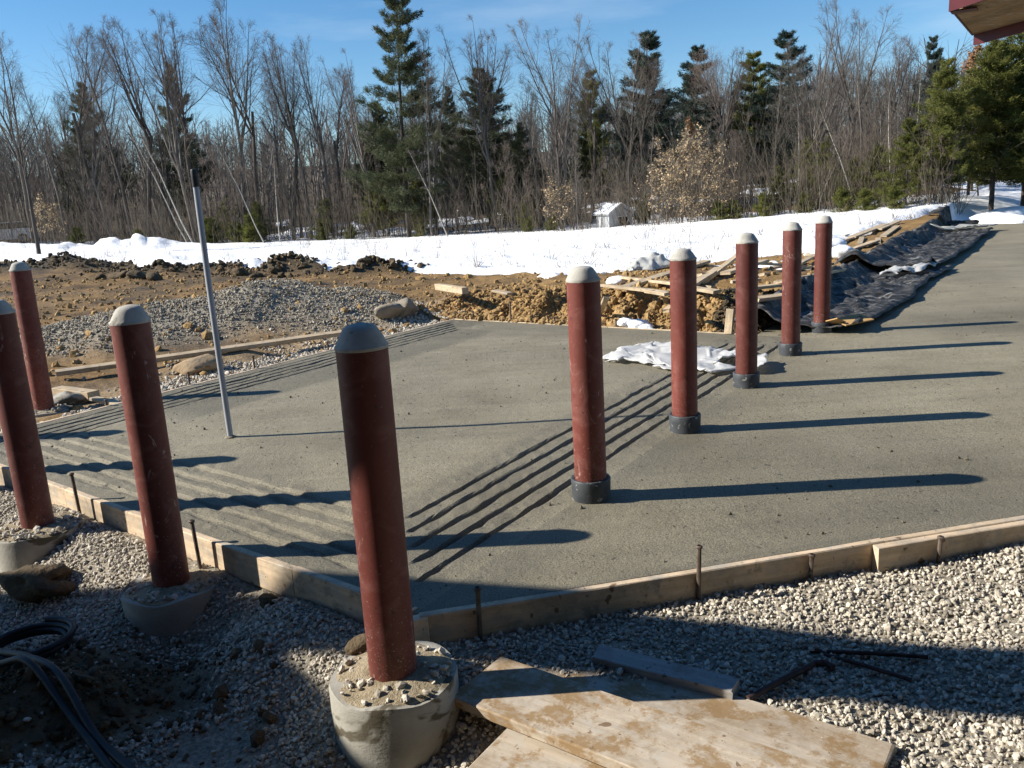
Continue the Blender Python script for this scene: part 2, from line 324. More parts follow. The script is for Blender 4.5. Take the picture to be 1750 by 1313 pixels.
MAT['hemlock'] = m_leaf('hemlock_needles', (.085, .102, .026), (.225, .23, .06), 1.6, .4)
MAT['beech'] = m_leaf('withered_beech_leaves', (.40, .29, .16), (.64, .50, .32), 2, .35)
MAT['oak'] = m_leaf('withered_oak_leaves', (.27, .14, .065), (.46, .28, .15), 2, .35)
MAT['redtrim'] = simple('red_metal_trim', (.055, .009, .011), (.085, .013, .016), 5, .5, 40, .05, .002)
MAT['soffit'] = m_wood('soffit_boards', (.26, .175, .085), (.33, .23, .12), (.18, .12, .06), .7, (1.2, 14, 14))
MAT['roofing'] = simple('dark_roofing', (.03, .03, .032), (.05, .05, .052), 8, .8)
MAT['siding'] = simple('grey_siding', (.30, .31, .32), (.40, .41, .42), 4, .85)
MAT['siding_dark'] = simple('brown_siding', (.09, .06, .045), (.13, .09, .07), 4, .85)
MAT['whitewall'] = simple('white_siding', (.55, .56, .58), (.68, .69, .70), 4, .8)
MAT['dark'] = simple('opening_shade', (.012, .012, .010), (.03, .03, .025), 4, .9)  # near-black tone for the shade inside a doorway
MAT['carpaint'] = simple('white_car_paint', (.74, .75, .77), (.80, .81, .82), 2, .25, 30, .02, .001, spec=.5)
MAT['glass'] = simple('dark_car_glass', (.02, .025, .03), (.03, .035, .04), 2, .08, 30, .0, .001, spec=.6)
MAT['redmark'] = simple('red_marking_paint', (.45, .03, .025), (.55, .05, .04), 8, .6)

# ------------------------------------------------------------------ site plan (metres): ramp frame u, v from the slab's front corner
O2 = np.array([-.43, 2.94]); U2 = np.array([.546, .838]); V2 = np.array([-.788, .616]); UVI = np.linalg.inv(np.array([U2, V2]).T)
def xy(u, v): return O2 + u * U2 + v * V2
def to_uv(x, y):
    dx = np.asarray(x) - O2[0]; dy = np.asarray(y) - O2[1]; return UVI[0, 0] * dx + UVI[0, 1] * dy, UVI[1, 0] * dx + UVI[1, 1] * dy
RW, RL = 4.85, 6.42                     # ramp width (v) and length (u)
FRd = np.array([2.77, .605]); FRd /= np.linalg.norm(FRd); FRn = np.array([FRd[1], -FRd[0]])     # front-right edge, outward normal
def front_dist(x, y):                   # >0 outside the two front edges
    u, v = to_uv(x, y); dfl = -u * .99; dfr = (np.asarray(x) - O2[0]) * FRn[0] + (np.asarray(y) - O2[1]) * FRn[1]
    return np.where(v > 0, np.maximum(dfl, np.minimum(dfr, dfl + .0)), np.maximum(dfr, np.minimum(dfl, dfr)))
def slab_out(x, y):                     # rough distance outside the slab (>0 outside)
    u, v = to_uv(x, y); f = front_dist(x, y)
    side = np.where(u < RL, v - RW, v - .55)
    back = np.where(v > .55, u - RL, u - 25.5)
    end = np.maximum((np.asarray(x) - 12.8) * -.699 + (np.asarray(y) - 24.2) * .715, (np.asarray(x) - 17.3) * -.564 + (np.asarray(y) - 28.6) * .826)
    return np.maximum(np.maximum(f, end), np.maximum(side, np.where(v > .55, back, -1)))
AZ = [-1.2, -.602, -.414, -.113, .098, .24, .514, .60, 1.2]
DT = [66, 60, 52, 45, 38, 35, 30, 31, 36]
ZT = [.54, .54, .08, -.2, -.07, .16, .5, .45, .5]
def terrain(x, y, detail=True):
    x = np.asarray(x, float); y = np.asarray(y, float); D = np.hypot(x, y); az = x / np.maximum(y, .05); az = np.where(y <= 0, np.sign(x) * 2, az)
    Dt = np.interp(az, AZ, DT); Zt = np.interp(az, AZ, ZT); so_ = slab_out(x, y); u, v = to_uv(x, y)
    z = Zt * np.clip((D - 14) / (Dt - 14), 0, 1) ** 1.1
    z = z + np.clip(D - Dt - 4, 0, None) * .045 + 5.5 * sstep(70, 190, D)
    z = z * sstep(0, 2.5, so_)
    # left and far surroundings: churned mud a little below the slab
    z = z - .07 * (1 - sstep(.3, 3, so_))
    # bank of dug earth behind the ramp's far edge
    ub = u - RL - .16 + .22 * fbm(v * 1.3, u * .8, 3, 3)
    bank = sstep(0, .75, ub) * (.40 + .12 * fbm(v * .9, u * .5, 3, 5)) * (1 - sstep(3.0, 6.5, u - RL)) * sstep(.1, .9, v) * (1 - sstep(4.7, 6.2, v))
    bank = bank * (1 - .35 * sstep(2.4, 4.8, v))
    z = z + bank
    # heaps: crushed-stone pile, berms of frozen mud at the snow edge
    def gs(cx, cy, sx, sy, h, rot=0.0, p=1.0):
        c, s_ = math.cos(rot), math.sin(rot); dx = (x - cx) * c + (y - cy) * s_; dy = -(x - cx) * s_ + (y - cy) * c
        return h * np.exp(-((dx / sx) ** 2 + (dy / sy) ** 2) ** p)
    z = z + (gs(-3.25, 12.1, 1.75, 1.1, .54, .30, 1.1) + gs(-5.5, 11.1, 1.6, .95, .34, .35, 1.1)) * (1 + .22 * fbm(x * 1.1, y * 1.1, 3, 29))
    lump = np.clip(fbm(x * .8, y * .8, 4, 31) + .15, 0, 1.2)
    z = z + (gs(-9.6, 24.2, 2.6, .8, .55, .15) + gs(-15, 28, 5, .9, .45, .2) + gs(-6.2, 22.4, 1.8, .7, .46, .1) + gs(-3.4, 20.6, 1.6, .55, .40, .0) + gs(-11.5, 21.5, 2.0, .6, .22)) * (.42 + .85 * np.clip(fbm(x * 1.2, y * 1.2, 4, 33) + .25, 0, 1.2))
    z = z + gs(-19.5, 43, 4.0, 1.4, .75, .1) * (.35 + .9 * lump) + gs(-27, 46, 4.0, 1.4, .5, .1) * (.55 + .6 * lump)
    # right-hand brush pile / snow bank under the hemlocks
    z = z + gs(18.5, 36, 5.0, 1.8, .45, .5) * (.5 + .7 * lump)
    # front bed: drops away from the form, lower on the left; mound of sand around the left footings
    f = front_dist(x, y); inf = sstep(0, .05, f)
    lower = .05 + .17 * (1 - sstep(-.9, .3, x))
    zf = -.125 - lower * sstep(.05, .75, f) + gs(-1.85, 2.98, .34, .2, .10, .4) + gs(-1.52, 3.34, .30, .20, -.20, .5) + gs(-2.2, 3.0, .5, .4, .10) + gs(-.3, 2.28, .6, .25, -.03) \
        + .02 * fbm(x * 2.2, y * 2.2, 3, 11) + .022 * fbm(x * 7, y * 7, 4, 12) * np.exp(-(((x + 1.9) / .9) ** 2 + ((y - 3.0) / .5) ** 2)) + .05 * sstep(1.2, 3, x)
    z = np.where(f > 0, np.where(f < 4.0, zf, zf), z)
    z = np.where(so_ <= .0, -.15, z)
    if detail:
        mudm = sstep(.2, .9, so_) * (f <= 0) * (1 - sstep(26, 34, D))
        z = z + mudm * (.055 * fbm(x * 2.2, y * 2.2, 5, 41) + .07 * np.clip(fbm(x * .9, y * .9, 4, 43), 0, 1) * (1 - sstep(-2, 3, x)))
        z = z + sstep(.02, .25, ub) * (1 - sstep(.9, 1.4, ub)) * sstep(.1, .9, v) * (1 - sstep(4.7, 6.2, v)) * (.17 * fbm(v * 3.2, u * 1.3, 5, 61) - .12 * np.clip(1 - 3.2 * np.abs(fbm(v * 1.9, u * .7, 3, 62)), 0, 1)) * (f <= 0)
    return z
def snow_mask(x, y):
    x = np.asarray(x, float); y = np.asarray(y, float); D = np.hypot(x, y); az = x / np.maximum(y, .05)
    De = np.interp(az, [-1.2, -.607, -.40, -.12, .075, .196, .38, .515, .58, .64, 1.2], [46, 42.5, 27.4, 20.0, 17.1, 17.9, 20.2, 28.8, 31.0, 35.5, 40])
    m = sstep(-.9, .9, (D - De) + 1.0 * fbm(x * .55, y * .55, 4, 71))
    Dt = np.interp(az, AZ, DT)
    deep = sstep(0, 14, D - Dt); m = m * (1 - deep * sstep(-.35, .1, fbm(x * .28, y * .28, 4, 73) + .12)) * (1 - sstep(70, 85, D))
    u, v = to_uv(x, y)
    spots = sstep(.33, .5, fbm(x * 1.1, y * 1.1, 4, 77)) * sstep(2.2, 4.5, u - RL) * sstep(-3.5, -1, x - .0) * (1 - sstep(6, 12, u - RL)) * sstep(1.0, 1.6, v) * sstep(0, .5, x)
    return np.maximum(m, spots * .8) * (slab_out(x, y) > .25) * (y > 2)

# ground: one log-polar sheet out to the horizon
nr = 340; rr = np.concatenate([[.6], 1.0 * (70.0 / 1.0) ** (np.arange(nr) / (nr - 1)), 70 * (900 / 70) ** (np.arange(1, 25) / 24)])
an = np.concatenate([np.linspace(-math.pi, -.66, 40, endpoint=False), np.linspace(-.66, .66, 450), np.linspace(.66, math.pi, 41)[1:-1]])   # angle from +Y towards +X
RR, AA = np.meshgrid(rr, an, indexing='ij'); GX = RR * np.sin(AA); GY = RR * np.cos(AA); GZ = terrain(GX, GY)
nA = len(an); nR = len(rr); idx = np.arange(nR * nA).reshape(nR, nA)
a0 = idx[:-1, :]; a1 = idx[1:, :]; b0 = np.roll(idx, -1, 1)[:-1, :]; b1 = np.roll(idx, -1, 1)[1:, :]
quads = np.stack([a0, b0, b1, a1], -1).reshape(-1, 4)[:, ::-1]
ctr = np.array([[0, 0, float(terrain(np.array([0.01]), np.array([.3]))[0])]])
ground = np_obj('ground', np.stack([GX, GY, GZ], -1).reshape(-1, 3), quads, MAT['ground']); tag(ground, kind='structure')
mk = np.zeros((nR, nA, 4)); mk[..., 3] = 1
_u, _v = to_uv(GX, GY); _f = front_dist(GX, GY); _so = slab_out(GX, GY); _D = np.hypot(GX, GY)
bk = sstep(-.05, .15, _u - RL) * (1 - sstep(1.2, 3.5, _u - RL)) * sstep(-.2, .6, _v) * (1 - sstep(4.8, 7, _v))
gap = (1 - sstep(5.6, 6.6, _v)) * sstep(4.6, 4.9, _v) * (1 - sstep(RL, RL + 1, _u)) * sstep(-.4, .2, fbm(GX * 1.6, GY * 1.6, 3, 81))
mnd = np.exp(-(((GX + 1.78) / .55) ** 2 + ((GY - 3.02) / .36) ** 2) ** 2) + .9 * np.exp(-(((GX + 2.3) / .6) ** 2 + ((GY - 2.95) / .42) ** 2) ** 2)
fard = sstep(13, 15, _D) * (1 - sstep(24, 30, _D)) * sstep(-2.5, 1.0, GX) * (_f <= 0)
mk[..., 0] = np.clip(bk + gap * .8 + np.clip(mnd, 0, 1) * .3 + fard * (.55 + .45 * fbm(GX * .6, GY * .6, 3, 83)), 0, 1)
dk = np.exp(-(((_u - RL - .5) / .55) ** 2 + ((_v - .75) / .55) ** 2) ** 2) * .95
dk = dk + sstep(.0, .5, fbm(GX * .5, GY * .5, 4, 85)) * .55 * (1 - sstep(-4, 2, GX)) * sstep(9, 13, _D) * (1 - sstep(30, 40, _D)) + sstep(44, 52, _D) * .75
for (bx_, by_, b1_, b2_, br_) in ((-9.6, 24.2, 3.0, 1.1, .15), (-15, 28, 5.5, 1.2, .2), (-6.2, 22.4, 2.2, 1.0, .1), (-3.4, 20.6, 2.0, .8, 0)):
    c_, n_ = math.cos(br_), math.sin(br_); ddx = (GX - bx_) * c_ + (GY - by_) * n_; ddy = -(GX - bx_) * n_ + (GY - by_) * c_; dk = dk + .9 * np.exp(-((ddx / b1_) ** 2 + (ddy / b2_) ** 2))
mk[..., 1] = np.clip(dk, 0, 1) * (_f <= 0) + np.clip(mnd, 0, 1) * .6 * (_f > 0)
pile = np.clip(np.exp(-(((GX + 3.25) / 2.1) ** 2 + ((GY - 12.0) / 1.3) ** 2) ** 2) + np.exp(-(((GX + 5.5) / 1.9) ** 2 + ((GY - 11.0) / 1.2) ** 2) ** 2), 0, 1)
mk[..., 2] = np.clip((_f > 0) * (1 - np.clip(mnd, 0, 1)) + pile + gap * .4, 0, 1)
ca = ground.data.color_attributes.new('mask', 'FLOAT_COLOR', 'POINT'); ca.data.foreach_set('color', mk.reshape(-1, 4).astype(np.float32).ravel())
# snow lying on it
SM = snow_mask(GX, GY); thick = .05 + .10 * sstep(16, 30, _D)
SZ = GZ + np.where(SM > .02, (SM - .42) * 2 * thick, -.2) + .05 * fbm(GX * .7, GY * .7, 4, 91) * SM + .03 * fbm(GX * 2.4, GY * 2.4, 3, 93) * SM
keep = (SM.reshape(-1)[quads] > .25).any(1) & (_D.reshape(-1)[quads] < 220).all(1); q2 = quads[keep]; used, inv = np.unique(q2, return_inverse=True)
snow = np_obj('snow_field', np.stack([GX, GY, SZ], -1).reshape(-1, 3)[used], inv.reshape(-1, 4), MAT['snow']); tag(snow, kind='structure')

# ------------------------------------------------------------------ the slab: grooved ramp + wide plain pavement
GR = [.17, .297, .424, .551, .678]
GL = [RW - .13, RW - .25, RW - .37, RW - .49, RW - .61]
def lines(gs_, lo, hi, step, w_):
    L = set(np.round(np.arange(lo, hi, step), 4)) | {lo, hi}
    for g_ in gs_: L |= {round(g_ + k * w_, 4) for k in (-1, -.62, -.3, .3, .62, 1)}
    L = np.array(sorted(x for x in L if lo <= x <= hi)); out = [L[0]]
    for x in L[1:]:
        if x - out[-1] > .0035: out.append(x)
    out[-1] = hi; return np.array(out)
WG = .022
ul = lines(GR, 0, RL, .06, .030); vl = lines(GR + GL, 0, RW, .065, WG)
UU, VV = np.meshgrid(ul, vl, indexing='ij')
def groove(d, w_, dep):
    a = np.abs(d) / w_; return dep * np.clip((1 - a) / .62, 0, 1)
dz = np.zeros_like(UU)
for i, g_ in enumerate(GR):
    wob = .007 * vnoise(UU * 3.1, UU * 0 + i * 7.7, 101) + .004 * vnoise(UU * 13, UU * 0 + i * 1.7, 106); r_ = 1 + .35 * vnoise(UU * 7, UU * 0 + i * 3.3, 102)
    dz = np.maximum(dz, groove(VV - g_ - wob, WG, .021 * r_) * sstep(g_ + .0, g_ + .10, UU) * (1 - sstep(5.85 - .12 * (i % 3), 6.0, UU)))
    wob = .010 * vnoise(VV * 2.7, VV * 0 + i * 5.1, 103) + .006 * vnoise(VV * 11, VV * 0 + i * 2.1, 105)
    dz = np.maximum(dz, groove(UU - g_ - wob, .030, .017 * (1 + .4 * vnoise(VV * 9, VV * 0 + i * 4.4, 107))) * sstep(g_ + .02, g_ + .14, VV) * (1 - sstep(RW - g_ - .1, RW - g_, VV)))
for i, g_ in enumerate(GL):
    wob = .005 * vnoise(UU * 2.3, UU * 0 + i * 9.1, 104)
    dz = np.maximum(dz, groove(VV - g_ - wob, WG, .018) * sstep(RW - g_ - .0, RW - g_ + .08, UU) * (1 - sstep(RL - .28 - .11 * i, RL - .2 - .11 * i, UU)))
edge = np.minimum.reduce([UU, VV, RL - UU, RW - VV]); ef = sstep(0, .15, edge)
XX = O2[0] + UU * U2[0] + VV * V2[0]; YY = O2[1] + UU * U2[1] + VV * V2[1]
ZZ = -dz + ef * (.005 * fbm(XX * 2.5, YY * 2.5, 4, 111)) - .012 * sstep(0, .3, dz * 30) * 0
# between the broad front grooves the screed left the concrete slightly domed
ZZ = ZZ + .0045 * ef * vnoise(XX * 15, YY * 15, 113) * ((UU < .8) | (VV < .8) | (VV > RW - .7))
SV = list(np.stack([XX, YY, ZZ], -1).reshape(-1, 3)); nu, nv = len(ul), len(vl); ii = np.arange(nu * nv).reshape(nu, nv)
SF = [tuple(q) for q in np.stack([ii[:-1, :-1], ii[1:, :-1], ii[1:, 1:], ii[:-1, 1:]], -1).reshape(-1, 4)]
wet = np.zeros((nu, nv))
wet += sstep(3.62, 3.70, VV + .05 * vnoise(UU * 1.5, VV * 0, 121)) * (1 - sstep(4.25, 4.3, VV)) * sstep(1.1, 1.6, UU) * (1 - sstep(5.7, 5.9, UU)) * .55
wet += (1 - sstep(.86, .92, VV)) * sstep(.02, .1, VV) * .32 + sstep(RL - .55, RL - .5, UU) * .25 + sstep(4.2, 4.3, VV) * .45 + (1 - sstep(.75, .85, UU)) * .2
wet = list(np.clip(wet + np.clip(dz, 0, .03) * 9, 0, 1).reshape(-1))  # grooves take the darker tone too, stronger with depth
def FRp(s, n=0): return O2 + FRd * s + FRn * n
main = [tuple(xy(a, 0)) for a in ul] + [tuple(xy(RL, .55)), tuple(xy(25.3, .55)), (17.3, 28.6), (34, 40), (38, 13.6), tuple(FRp(15)), tuple(FRp(9)), tuple(FRp(5))]
# plain pavement as a triangulated grid so that the trowelled surface is not dead flat
def inpoly(px, py, poly):
    c = np.zeros(px.shape, bool); n_ = len(poly)
    for i in range(n_):
        x1, y1 = poly[i]; x2, y2 = poly[i - 1]; cond = ((y1 > py) != (y2 > py)) & (px < (x2 - x1) * (py - y1) / (y2 - y1 + 1e-12) + x1); c ^= cond
    return c
from mathutils.geometry import delaunay_2d_cdt
gx, gy = np.meshgrid(np.arange(-.4, 8.5, .14), np.arange(2.9, 14, .14)); gx = gx + rng.uniform(-.04, .04, gx.shape); gy = gy + rng.uniform(-.04, .04, gy.shape)
mm = inpoly(gx, gy, main); u_, v_ = to_uv(gx, gy); fd = front_dist(gx, gy); mm &= (v_ < np.where(u_ < RL + .05, -.06, .46)) & (fd < -.06)
gx2, gy2 = np.meshgrid(np.arange(3, 34, .9), np.arange(5, 38, .9)); m2 = inpoly(gx2, gy2, main) & ((gx2 > 8.4) | (gy2 > 14)); u_, v_ = to_uv(gx2, gy2); m2 &= (v_ < .3)
pts = main + list(zip(gx[mm], gy[mm])) + list(zip(gx2[m2], gy2[m2])); nb_ = len(main)
cv, ce, cf, _, _, _ = delaunay_2d_cdt([Vector(p) for p in pts], [(i, (i + 1) % nb_) for i in range(nb_)], [], 1, 1e-5)
off = len(SV); PX = np.array([p.x for p in cv]); PY = np.array([p.y for p in cv]); pu, pv = to_uv(PX, PY); inner = sstep(0, .3, np.where(pu < RL, -pv, .55 - pv)) * sstep(0, .2, -front_dist(PX, PY))
PZ = .006 * fbm(PX * 1.1, PY * 1.1, 4, 131) * inner
SV += [(a, b, c) for a, b, c in zip(PX, PY, PZ)]; SF += [tuple(i + off for i in (f if len(f) < 99 else f)) for f in cf]
wet += list(np.clip((1 - sstep(.30, .42, -front_dist(PX, PY) + .05 * fbm(PX * 2, PY * 2, 2, 5))) * .22 + (1 - sstep(.16, .24, -pv)) * (pu < RL) * .28 + .25 * sstep(.25, .55, fbm(PX * .45, PY * .45, 3, 133)), 0, 1))
# skirts down to the bed behind the forms
for (pa, pb) in [(xy(0, 0), xy(0, RW)), (xy(0, RW), xy(RL, RW)), (xy(RL, RW), xy(RL, .55)), (FRp(15), xy(0, 0)), (xy(RL, .55), xy(25.3, .55)), (xy(25.3, .55), np.array([17.3, 28.6]))]:
    o_ = len(SV); SV += [(*pa, -.001), (*pb, -.001), (*pb, -.16), (*pa, -.16)]; SF.append((o_, o_ + 1, o_ + 2, o_ + 3)); wet += [.3] * 4
me = bpy.data.meshes.new('concrete_pavement'); me.from_pydata([tuple(map(float, p)) for p in SV], [], SF); me.update(); me.materials.append(MAT['slab'])
at = me.attributes.new('wet', 'FLOAT', 'POINT'); at.data.foreach_set('value', np.array(wet, np.float32))
me.polygons.foreach_set('use_smooth', np.array([len(f) == 3 for f in SF]))
slab = bpy.data.objects.new('concrete_pavement', me); COL.objects.link(slab); tag(slab, kind='structure')

# ------------------------------------------------------------------ bollards
PR = .084
def cap_prof(k=1.0): return [(PR + .001, 0), (PR + .003, .010), (PR - .003, .018), (PR * .87, .034 * k), (PR * .72, .054 * k), (PR * .64, .064 * k), (PR * .50, .0715 * k), (PR * .25, .076 * k), (.01, .078 * k)]
def bollard(x, y, zb, ztop, label, group, sleeve=False, footing=None, lean=(0, 0), k=1.0, burial=.06):
    t = empty('bollard', (x, y, zb)); t.rotation_euler = (lean[0], lean[1], rd.uniform(0, 6))
    H = ztop - zb - .078 * k
    b = MB(); b.lathe([(PR, -burial), (PR, 0), (PR, .3), (PR, .6), (PR, H)], 40); b.obj('pipe', MAT['paint'], t, True, 40)
    c = MB(); c.lathe([(r, z + H) for r, z in cap_prof(k)], 40, jit=.012); ph = rd.uniform(0, 6); c.v = [(x_ * (1 + .03 * math.sin(2 * math.atan2(y_, x_) + ph)) + .10 * (z_ - H) * math.cos(ph), y_ * (1 + .025 * math.sin(3 * math.atan2(y_, x_) + ph * 2)) + .10 * (z_ - H) * math.sin(ph), z_ + .05 * x_ * math.cos(ph * 3)) if z_ > H + .011 else (x_, y_, z_) for x_, y_, z_ in c.v]; c.obj('concrete_cap', MAT['cap'], t, True, 50)
    if sleeve:
        s_ = MB(); s_.lathe([(.101, -.02), (.103, .07), (.105, .108), (.101, .114), (.088, .114), (.087, .08)], 40, jit=.006); s_.obj('sleeve', MAT['sleeve'], t, True, 40)
    tag(t, label, 'bollard', group); return t
ROW = [(1010, 850, 'row bollard nearest the form corner, red with dark sleeve, on the concrete'), (1170, 735, 'red bollard whose sleeve stands beside the groove ends, second along the slab row'),
       (1273, 660, 'red bollard standing against the white plastic sheet corner'), (1348, 605, 'red bollard with cement-speckled foot between the white sheet and the tarp'), (1404, 568, 'red bollard at the end of the row, its foot touching the black tarp')]
for i, (px, py, lb) in enumerate(ROW):
    p = xy([1.42, 2.79, 4.15, 5.53, 6.82][i], -.05); bollard(p[0], p[1], 0, [1.22, 1.20, 1.215, 1.225, 1.225][i], lb, None, True, k=[1, .95, 1.05, .98, 1.0][i])
def footing(t, r, h, seed, dirt=True, debris=60, ztop=0.0):
    rr_ = random.Random(seed); m = MB(); prof = [(r * 1.02, -h), (r * 1.0, -h * .5), (r, -.012), (r * .985, 0.0), (r * .55, .003)]; n = 44; o = 0
    for q, (a, z) in enumerate(prof):
        for k in range(n):
            an_ = 2 * math.pi * k / n; rad = a * (1 + .005 * math.sin(3 * an_ + seed) + .004 * math.sin(7 * an_ + seed * 2)); m.v.append((rad * math.cos(an_), rad * math.sin(an_), z + (.006 * math.sin(5 * an_ + q) if q > 1 else 0)))
    for i in range(len(prof) - 1):
        for k in range(n): m.f.append((i * n + k, i * n + (k + 1) % n, (i + 1) * n + (k + 1) % n, (i + 1) * n + k))
    m.f.append(tuple((len(prof) - 1) * n + k for k in range(n)))
    o = m.obj('footing', MAT['footing'], t, True, 40)
    # crumbs of sand and gravel lying on top
    d = MB(); nr_, na_ = 9, 40
    for a in range(nr_ + 1):
        for k in range(na_):
            q = .075 + (r * .93 - .075) * a / nr_; an_ = 2 * math.pi * k / na_; x_, y_ = q * math.cos(an_), q * math.sin(an_)
            hh = .022 * (float(fbm(x_ * 9 + seed, y_ * 9, 4, seed)) + .25) * (1 - (a / nr_) ** 3) + .012 * (1 - a / nr_) - .004 * (a == nr_); d.v.append((x_, y_, hh + .002))
    for a in range(nr_):
        for k in range(na_): d.f.append((a * na_ + k, (a + 1) * na_ + k, (a + 1) * na_ + (k + 1) % na_, a * na_ + (k + 1) % na_))
    dd = d.obj('sand_crust', MAT['sand'], t, True); dd['kind'] = 'stuff'
    return o
A_ = bollard(-.475, 2.60, -.045, 1.20, 'tall red bollard on a round exposed concrete footing beside the plank stack', None, footing=True, k=1.05)
footing(A_, .225, .42, 3)
P2_ = bollard(-1.69, 3.66, -.15, 1.20, 'red bollard on a concrete footing half buried in the sand mound', None, footing=True, k=1.05); footing(P2_, .225, .34, 5)
P0_ = bollard(-2.73, 4.40, -.09, 1.20, 'red bollard beside the earth clod, on a low gravel-covered footing', None, footing=True); footing(P0_, .235, .26, 8)
L_ = bollard(-4.26, 7.28, -.05, 1.285, 'red bollard beyond the grooved ramp side, dusty foot in rubble', None, footing=True, lean=(0, R(0.6))); footing(L_, .23, .25, 9)
for (x, y) in ((-3.86, 5.24), (-5.0, 6.14)):
    b_ = bollard(x, y, -.09, 1.20, 'red bollard further along the row outside the front form', 'bollards continuing the outer row', footing=True); footing(b_, .23, .26, 10)

# ------------------------------------------------------------------ conduit pole in the wet ramp
t = empty('conduit_pole', (-2.06, 5.74, 0)); t.rotation_euler = (0, R(-.4), 0)
m = MB(); m.tube([(0, 0, -.12), (0, 0, .6), (.004, 0, 1.2), (.012, 0, 1.80)], .0205, 16); m.obj('pipe', MAT['conduit'], t, True, 40)
m = MB(); m.lathe([(.0235, 1.77), (.0245, 1.79), (.0235, 1.83), (.0245, 1.87), (.020, 1.885), (.006, 1.888)], 16, (.012, 0, 0), .05); m.obj('tape_cap', MAT['black'], t, True, 50)
m = MB(); m.lathe([(.045, .001), (.038, .010), (.024, .016)], 14, (0, 0, 0), .2); m.obj('mortar_collar', MAT['slab'], t, True)
tag(t, 'slim grey conduit pole with black taped top standing in the grooved ramp', 'pole')

# ------------------------------------------------------------------ formwork boards and stakes
def board(name, a, b, z0, z1, th, mat, label, cat, group=None, side=1, segs=None, bow=0.0, parent=None):
    """plank on edge or flat between plan points a and b"""
    a = np.array(a, float); b = np.array(b, float); L = np.linalg.norm(b - a); d = (b - a) / L; n = np.array([d[1], -d[0]]) * side
    o = empty(name + '_', (0, 0, 0)) if False else None
    ns = max(2, int(L / .25)); mb = MB(); c = (a + b) / 2; rz = math.atan2(d[1], d[0])
    e = .004
    prof = [(0, z0 + e), (e, z0), (th - e, z0), (th, z0 + e), (th, z1 - e), (th - e, z1), (e, z1), (0, z1 - e)]; k = len(prof)
    for i in range(ns + 1):
        s_ = -L / 2 + L * i / ns; bw = bow * (1 - (2 * i / ns - 1) ** 2) + rd.uniform(-.0012, .0012)
        for (q, z) in prof: mb.v.append((s_, -(q * side) + bw, z + rd.uniform(-.0012, .0012)))
    for i in range(ns):
        for j in range(k):
            f = (i * k + j, i * k + (j + 1) % k, (i + 1) * k + (j + 1) % k, (i + 1) * k + j); mb.f.append(f if side < 0 else f[::-1])
    mb.f.append(tuple(range(k)) if side < 0 else tuple(range(k))[::-1]); mb.f.append(tuple(ns * k + j for j in range(k))[::-1] if side < 0 else tuple(ns * k + j for j in range(k)))
    ob = mb.obj(name, mat, parent); ob.location = (c[0], c[1], 0); ob.rotation_euler = (0, 0, rz)
    if parent is None: tag(ob, label, cat, group)
    return ob
zb, zt_ = -.150, .004
def pt(p): return (float(p[0]), float(p[1]))
board('form_board', pt(FRp(.012, .002)), pt(FRp(2.06, .002)), zb, zt_, .038, MAT['wood'], 'long form board along the front edge between the corner post and the overlapping board', 'form board', bow=-.006)
board('form_board', pt(FRp(2.064, .002)), pt(FRp(5.2, .002)), zb, zt_ - .002, .038, MAT['wood'], 'form board behind the overlap at the far end of the front edge', 'form board')
board('form_board', pt(FRp(2.0, .042)), pt(FRp(3.9, .042)), zb, zt_ - .006, .042, MAT['wood'], 'overlapping form board whose pale cut end faces the gravel', 'form board')
board('form_board', pt(FRp(5.3, .002)), pt(FRp(15, .002)), zb, zt_ - .002, .038, MAT['wood'], 'form board continuing the front edge past the overlap', 'form board')
FLn = np.array([-V2[1], V2[0]]); FLn = FLn if FLn @ (-U2) > 0 else -FLn
def FLp(v, n=0): return xy(0, v) + FLn * n
board('form_board', pt(FLp(.76, .002)), pt(FLp(.02, .002)), zb, zt_ + .002, .040, MAT['wood'], 'short form board between the tall footing bollard and the corner', 'form board', side=-1)
board('form_board', pt(FLp(2.95, .003)), pt(FLp(.765, .003)), zb, zt_, .038, MAT['wood'], 'sunlit form board behind the sand-mound bollard', 'form board', side=-1, bow=-.004)
board('form_board', pt(FLp(4.88, .002)), pt(FLp(2.955, .002)), zb, zt_, .038, MAT['wood'], 'form board behind the bollard with the gravel-covered footing', 'form board', side=-1)
# corner post block
m = MB(); m.box((0, 0, -.078), (.09, .048, .155), bev=.004); cb = m.obj('corner_block', MAT['wood']); cpos = FRp(-.005, .030); cb.location = (cpos[0], cpos[1], 0); cb.rotation_euler = (0, 0, math.atan2(FRd[1], FRd[0]) + R(12)); tag(cb, 'upright wooden block closing the form corner', 'block')
VN = np.array([-U2[1], U2[0]])
def Lp(u, n=0): return xy(u, RW) + VN * n
board('form_board', pt(Lp(-.02, .003)), pt(Lp(3.1, .003)), zb, zt_, .038, MAT['wood'], 'form board along the ramp side next to the rubble', 'form board', side=-1)
board('form_board', pt(Lp(3.11, .003)), pt(Lp(RL + .03, .003)), zb, zt_, .038, MAT['wood'], 'form board along the ramp side below the stone pile', 'form board', side=-1)
board('form_board', pt(xy(RL + .004, RW)), pt(xy(RL + .004, 2.4)), zb, zt_ + .004, .038, MAT['wood_far'], 'form board along the far edge below the tan earth bank', 'form board', side=-1)
board('form_board', pt(xy(RL + .004, 2.39)), pt(xy(RL + .004, .56)), zb, zt_ + .004, .038, MAT['wood_far'], 'form board along the far edge below the dark soil heap', 'form board', side=-1)
